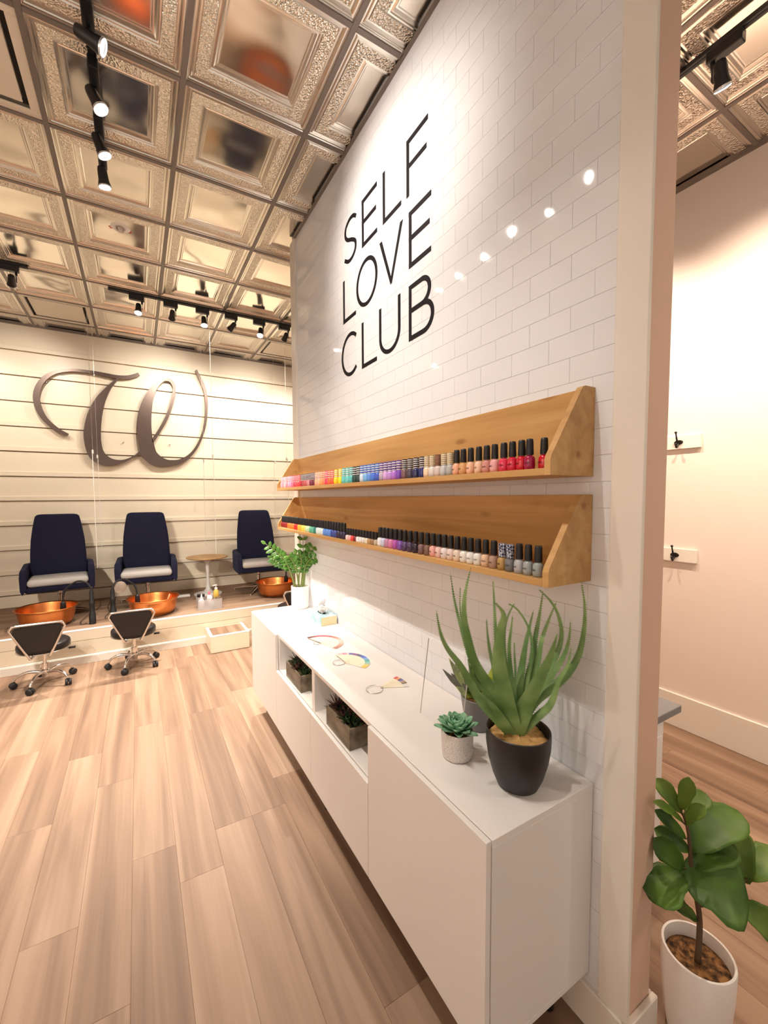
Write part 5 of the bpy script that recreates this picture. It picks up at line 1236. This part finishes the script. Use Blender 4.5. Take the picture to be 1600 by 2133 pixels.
# technician stools
def stool(loc, rz, label):
    t = thing('technician_stool', label, 'stool', loc, rz, 'black technician stools')
    # five-star base, back of the stool towards -y
    for k in range(5):
        a = math.radians(178+72*k); c, s = math.cos(a), math.sin(a)
        L_ = [(0.018*c, 0.018*s, 0.104), (0.08*c, 0.08*s, 0.118), (0.14*c, 0.14*s, 0.116), (0.190*c, 0.190*s, 0.092), (0.214*c, 0.214*s, 0.058)]
        new_obj('base_leg', tube(bmesh.new(), spline(L_, 4), [0.0145-0.0003*i for i in range(17)], 8), MT['chrome'], t, smooth=True)
        bm = bmesh.new(); rot = Matrix.Rotation(a+0.5+0.9*k, 3, 'Z')
        for sgn in (-1, 1):
            r_ = bmesh.new()
            lathe(bm, [(0.0, -0.010), (0.022, -0.010), (0.026, -0.006), (0.026, 0.006), (0.022, 0.010), (0.0, 0.010)], 16, False, False, loc=(0, 0, 0), mi=0); r_.free()
            vs = bm.verts[-(2+4*16):]
            bmesh.ops.rotate(bm, cent=(0, 0, 0), matrix=rot @ Matrix.Rotation(PI/2, 3, 'X'), verts=vs)
            bmesh.ops.translate(bm, vec=rot @ Vector((0, sgn*0.013, 0)) + Vector((0.215*c, 0.215*s, 0.0265)), verts=vs)
        tube(bm, [(0.213*c, 0.213*s, 0.030), (0.213*c, 0.213*s, 0.054)], 0.0135, 10)
        new_obj('caster', bm, MT['blackm'], t, smooth=50)
    new_obj('gas_column', lathe(bmesh.new(), [(0.024, 0.062), (0.026, 0.085), (0.034, 0.095), (0.034, 0.125), (0.026, 0.132), (0.026, 0.165), (0.029, 0.168), (0.029, 0.180), (0.014, 0.182), (0.014, 0.290)], 18), MT['chrome'], t, smooth=40)
    bm = bmesh.new(); box(bm, -0.085, 0.085, -0.10, 0.10, 0.288, 0.302, 0.003); tube(bm, [(0.0, 0.02, 0.282), (0.14, 0.03, 0.276), (0.185, 0.035, 0.270)], 0.005, 8)
    new_obj('mount_plate', bm, MT['chrome'], t)
    new_obj('lever_grip', bxo(0.165, 0.215, 0.022, 0.050, 0.262, 0.277, 0.004, 2), MT['black'], t)
    new_obj('seat', lathe(bmesh.new(), [(0.150, 0.3025), (0.172, 0.306), (0.182, 0.318), (0.186, 0.340), (0.182, 0.362), (0.168, 0.374), (0.10, 0.379), (0.0, 0.380)], 44, True, False), MT['leather'], t, smooth=50)
    new_obj('seat_piping', tube(bmesh.new(), [(0.184*math.cos(2*PI*k/44), 0.184*math.sin(2*PI*k/44), 0.310) for k in range(44)], 0.003, 6, True), MT['chrome'], t, smooth=True)
    # triangular back frame
    def bp(x, z): return (x, -0.205-(z-0.30)*0.14, z)
    fr_ = [(-0.062, 0.296), (-0.068, 0.305), (-0.165, 0.520), (-0.172, 0.550), (-0.158, 0.572), (-0.130, 0.580), (0.130, 0.580), (0.158, 0.572), (0.172, 0.550), (0.165, 0.520), (0.068, 0.305), (0.062, 0.296)]
    path = [bp(*p) for p in fr_]
    path = [(-0.055, -0.09, 0.284), (-0.058, -0.17, 0.284)] + spline(path, 4) + [(0.058, -0.17, 0.284), (0.055, -0.09, 0.284)]
    new_obj('back_frame', tube(bmesh.new(), path, 0.0095, 8), MT['chrome'], t, smooth=True)
    pad = [(-0.078, 0.345), (-0.150, 0.505), (-0.158, 0.545), (-0.148, 0.562), (-0.125, 0.568), (0.125, 0.568), (0.148, 0.562), (0.158, 0.545), (0.150, 0.505), (0.078, 0.345)]
    bm = bmesh.new(); prism(bm, pad, lambda a, b, d: (a, bp(a, b)[1]+d, b), -0.012, 0.022)
    bmesh.ops.bevel(bm, geom=bm.edges[:], offset=0.006, segments=2, affect='EDGES')
    new_obj('back_pad', bm, MT['leather'], t, smooth=50)
    bm = bmesh.new()
    for x in (-0.055, 0.055): lathe(bm, [(0.008, -0.012), (0.009, 0.0), (0.007, 0.004)], 10, loc=(x, -0.13, 0.284))
    new_obj('bolt', bm, MT['chrome'], t)
    return t
st = stool((-1.852, 4.44, 0), 0.02, 'black technician stool with chrome triangular back, left one of the row')
dup(st, (-1.192, 4.495, 0), -0.02, label='black technician stool with chrome triangular back, in front of the middle copper bath')
dup(st, (0.378, 4.50, 0), -0.05, label='black technician stool mostly hidden behind the white zz plant pot')

# hanging clear screens
def screen(x, y0, y1, z0, z1, label):
    t = thing('hanging_screen', label, 'screen', (x, (y0+y1)/2, z0), group='clear hanging screens between the chairs')
    a, b_ = y0-(y0+y1)/2, y1-(y0+y1)/2
    new_obj('sheet', bxo(-0.0025, 0.0025, a, b_, 0, z1-z0), MT['acrylic'], t)
    for y in (a+0.05, b_-0.05):
        c = new_obj('clip', bxo(-0.008, 0.008, y-0.02, y+0.02, z1-z0-0.02, z1-z0+0.02, 0.002), MT['wire'], t)
        new_obj('wire', tube(bmesh.new(), [(0, y, z1-z0+0.02), (0, y, H-z0-0.004)], 0.0016, 6), MT['wire'], c)
    for y in (a, b_): new_obj('edge_strip', bxo(-0.0028, 0.0028, y-0.0015, y+0.0015, 0.0, z1-z0), MT['wire'], t)
    return t
screen(-1.500, 5.12, 5.80, 0.87, 2.06, 'clear acrylic screen on wires between the left and middle navy chairs')
screen(-0.360, 5.02, 5.86, 0.95, 2.06, 'clear acrylic screen on wires above the round side table')
screen(0.640, 5.45, 6.10, 0.95, 2.10, 'clear acrylic screen on wires beside the shelf ends')

# ================================================================== SIDE ROOM
def hook_rail(z, label, wood_lab):
    t = thing('hook_rail', label, 'coat hook', (XR, 1.44, z))
    new_obj('board', bxo(-0.020, -0.0005, -0.155, 0.155, -0.044, 0.044, 0.002), MT['trim'], t)
    bm = bmesh.new()
    bmp = lathe(bm, [(0.0, 0.004), (0.014, 0.004), (0.016, 0.0)], 16, False, False)
    bmesh.ops.scale(bm, vec=(1, 1.7, 1), verts=bm.verts[:])
    bmesh.ops.rotate(bm, cent=(0, 0, 0), matrix=Matrix.Rotation(-PI/2, 3, 'Y') , verts=bm.verts[:])
    bmesh.ops.translate(bm, vec=(-0.0205, -0.030, 0.0), verts=bm.verts[:])
    hk = new_obj('hook', bm, MT['hook'], t)
    bm = bmesh.new()
    tube(bm, spline([(-0.024, -0.030, -0.002), (-0.040, -0.030, 0.008), (-0.052, -0.030, 0.034), (-0.060, -0.030, 0.058)], 5), [0.006]*5+[0.0055]*5+[0.0045]*6, 8)
    tube(bm, spline([(-0.024, -0.030, -0.008), (-0.036, -0.030, -0.030), (-0.048, -0.030, -0.034), (-0.056, -0.030, -0.018)], 5), 0.0055, 8)
    for p in ((-0.061, -0.030, 0.062), (-0.057, -0.030, -0.014)):
        lathe(bm, [(0.0, -0.008), (0.006, -0.006), (0.0085, 0), (0.006, 0.006), (0.0, 0.008)], 12, False, False, loc=p)
    new_obj('prongs', bm, MT['hook'], hk, smooth=50)
    return t
hook_rail(1.930, 'upper white board with a dark double coat hook on the side room wall', 0)
hook_rail(1.178, 'lower white board with a dark double coat hook on the side room wall', 0)

t = thing('side_table', 'white-legged table with dark grey top behind the partition end', 'table', (0, 0, 0))
new_obj('tabletop', bxo(0.17, 0.712, 0.782, 1.42, 0.722, 0.752, 0.002), MT['greytop'], t)
for x0_, y0_ in ((0.545, 0.790), (0.20, 0.790), (0.545, 1.35), (0.20, 1.35)):
    new_obj('leg', bxo(x0_, x0_+0.05, y0_, y0_+0.05, 0.0005, 0.664, 0.002), MT['white'], t)
bm = bmesh.new()
box(bm, 0.20, 0.595, 0.790, 0.815, 0.665, 0.7215, 0.001); box(bm, 0.20, 0.595, 1.375, 1.40, 0.665, 0.7215, 0.001); box(bm, 0.20, 0.225, 0.8155, 1.3745, 0.665, 0.7215, 0.001); box(bm, 0.57, 0.595, 0.8155, 1.3745, 0.665, 0.7215, 0.001)
new_obj('apron', bm, MT['white'], t)

# fiddle-leaf fig
FX, FY = 0.243, 0.518
t = thing('fiddle_leaf_fig', 'young fiddle-leaf fig with broad dark leaves in a white floor pot', 'plant', (FX, FY, 0))
revolve_pot('pot', [(0.062, 0.0005), (0.068, 0.004), (0.078, 0.06), (0.087, 0.17), (0.089, 0.255), (0.0875, 0.262), (0.0815, 0.262), (0.080, 0.255), (0.078, 0.215), (0.0, 0.214)], MT['ceramic'], t, 48)
new_obj('soil', lathe(bmesh.new(), [(0.0, 0.226), (0.03, 0.224), (0.06, 0.228), (0.079, 0.222)], 30, False, False), MT['soil'], t, smooth=True)
org = Vector((FX, FY, 0))
p0 = Vector((FX, FY, 0.222))
sp = [Vector(p)-org for p in spline([tuple(p0)]+list(FIG_STEM[1:]), 5)]
n = len(sp)
new_obj('stem', tube(bmesh.new(), sp, [0.0085-0.0055*i/(n-1) for i in range(n)], 8), MT['figstem'], t, smooth=True)
q = random.Random(12)
for i, (a, b_, w) in enumerate(FIG_LEAVES):
    a, b_ = Vector(a)-org, Vector(b_)-org
    view = (CAMP-org-(a+b_)/2).normalized()
    d = b_-a; L = d.length
    # attach the stalk to the nearest stem point
    sn = min(sp, key=lambda s: (s-a).length)
    up = (view+Vector((q.uniform(-0.3, 0.3), q.uniform(-0.2, 0.2), 0.35))).normalized()
    m_ = []
    N_ = 11
    for k in range(N_):
        s = k/(N_-1); m_.append(a+d*s+up*(0.10*L*math.sin(PI*s)*(1 if i % 3 else 1.6)))
    wid = [w*1.22*v for v in (0.10, 0.42, 0.66, 0.76, 0.80, 0.90, 1.0, 1.02, 0.92, 0.64, 0.10)]
    young = i in (0, 1, 2, 3, 4, 14, 15, 10)
    lf = new_obj('leaf', leaf_strip(bmesh.new(), m_, wid, up, 0.13 if w > 0.04 else 0.22, 0.0012, wave=0.045, cols=9, phase=i), MT['figyoung'] if young else MT['fig'], t, smooth=True)
    new_obj('leaf_stalk', tube(bmesh.new(), [sn, (sn+a)/2+Vector((0, 0, -0.004)), a+d*0.04], [0.0028, 0.0022, 0.0018], 6), MT['figstem'], lf, smooth=True)
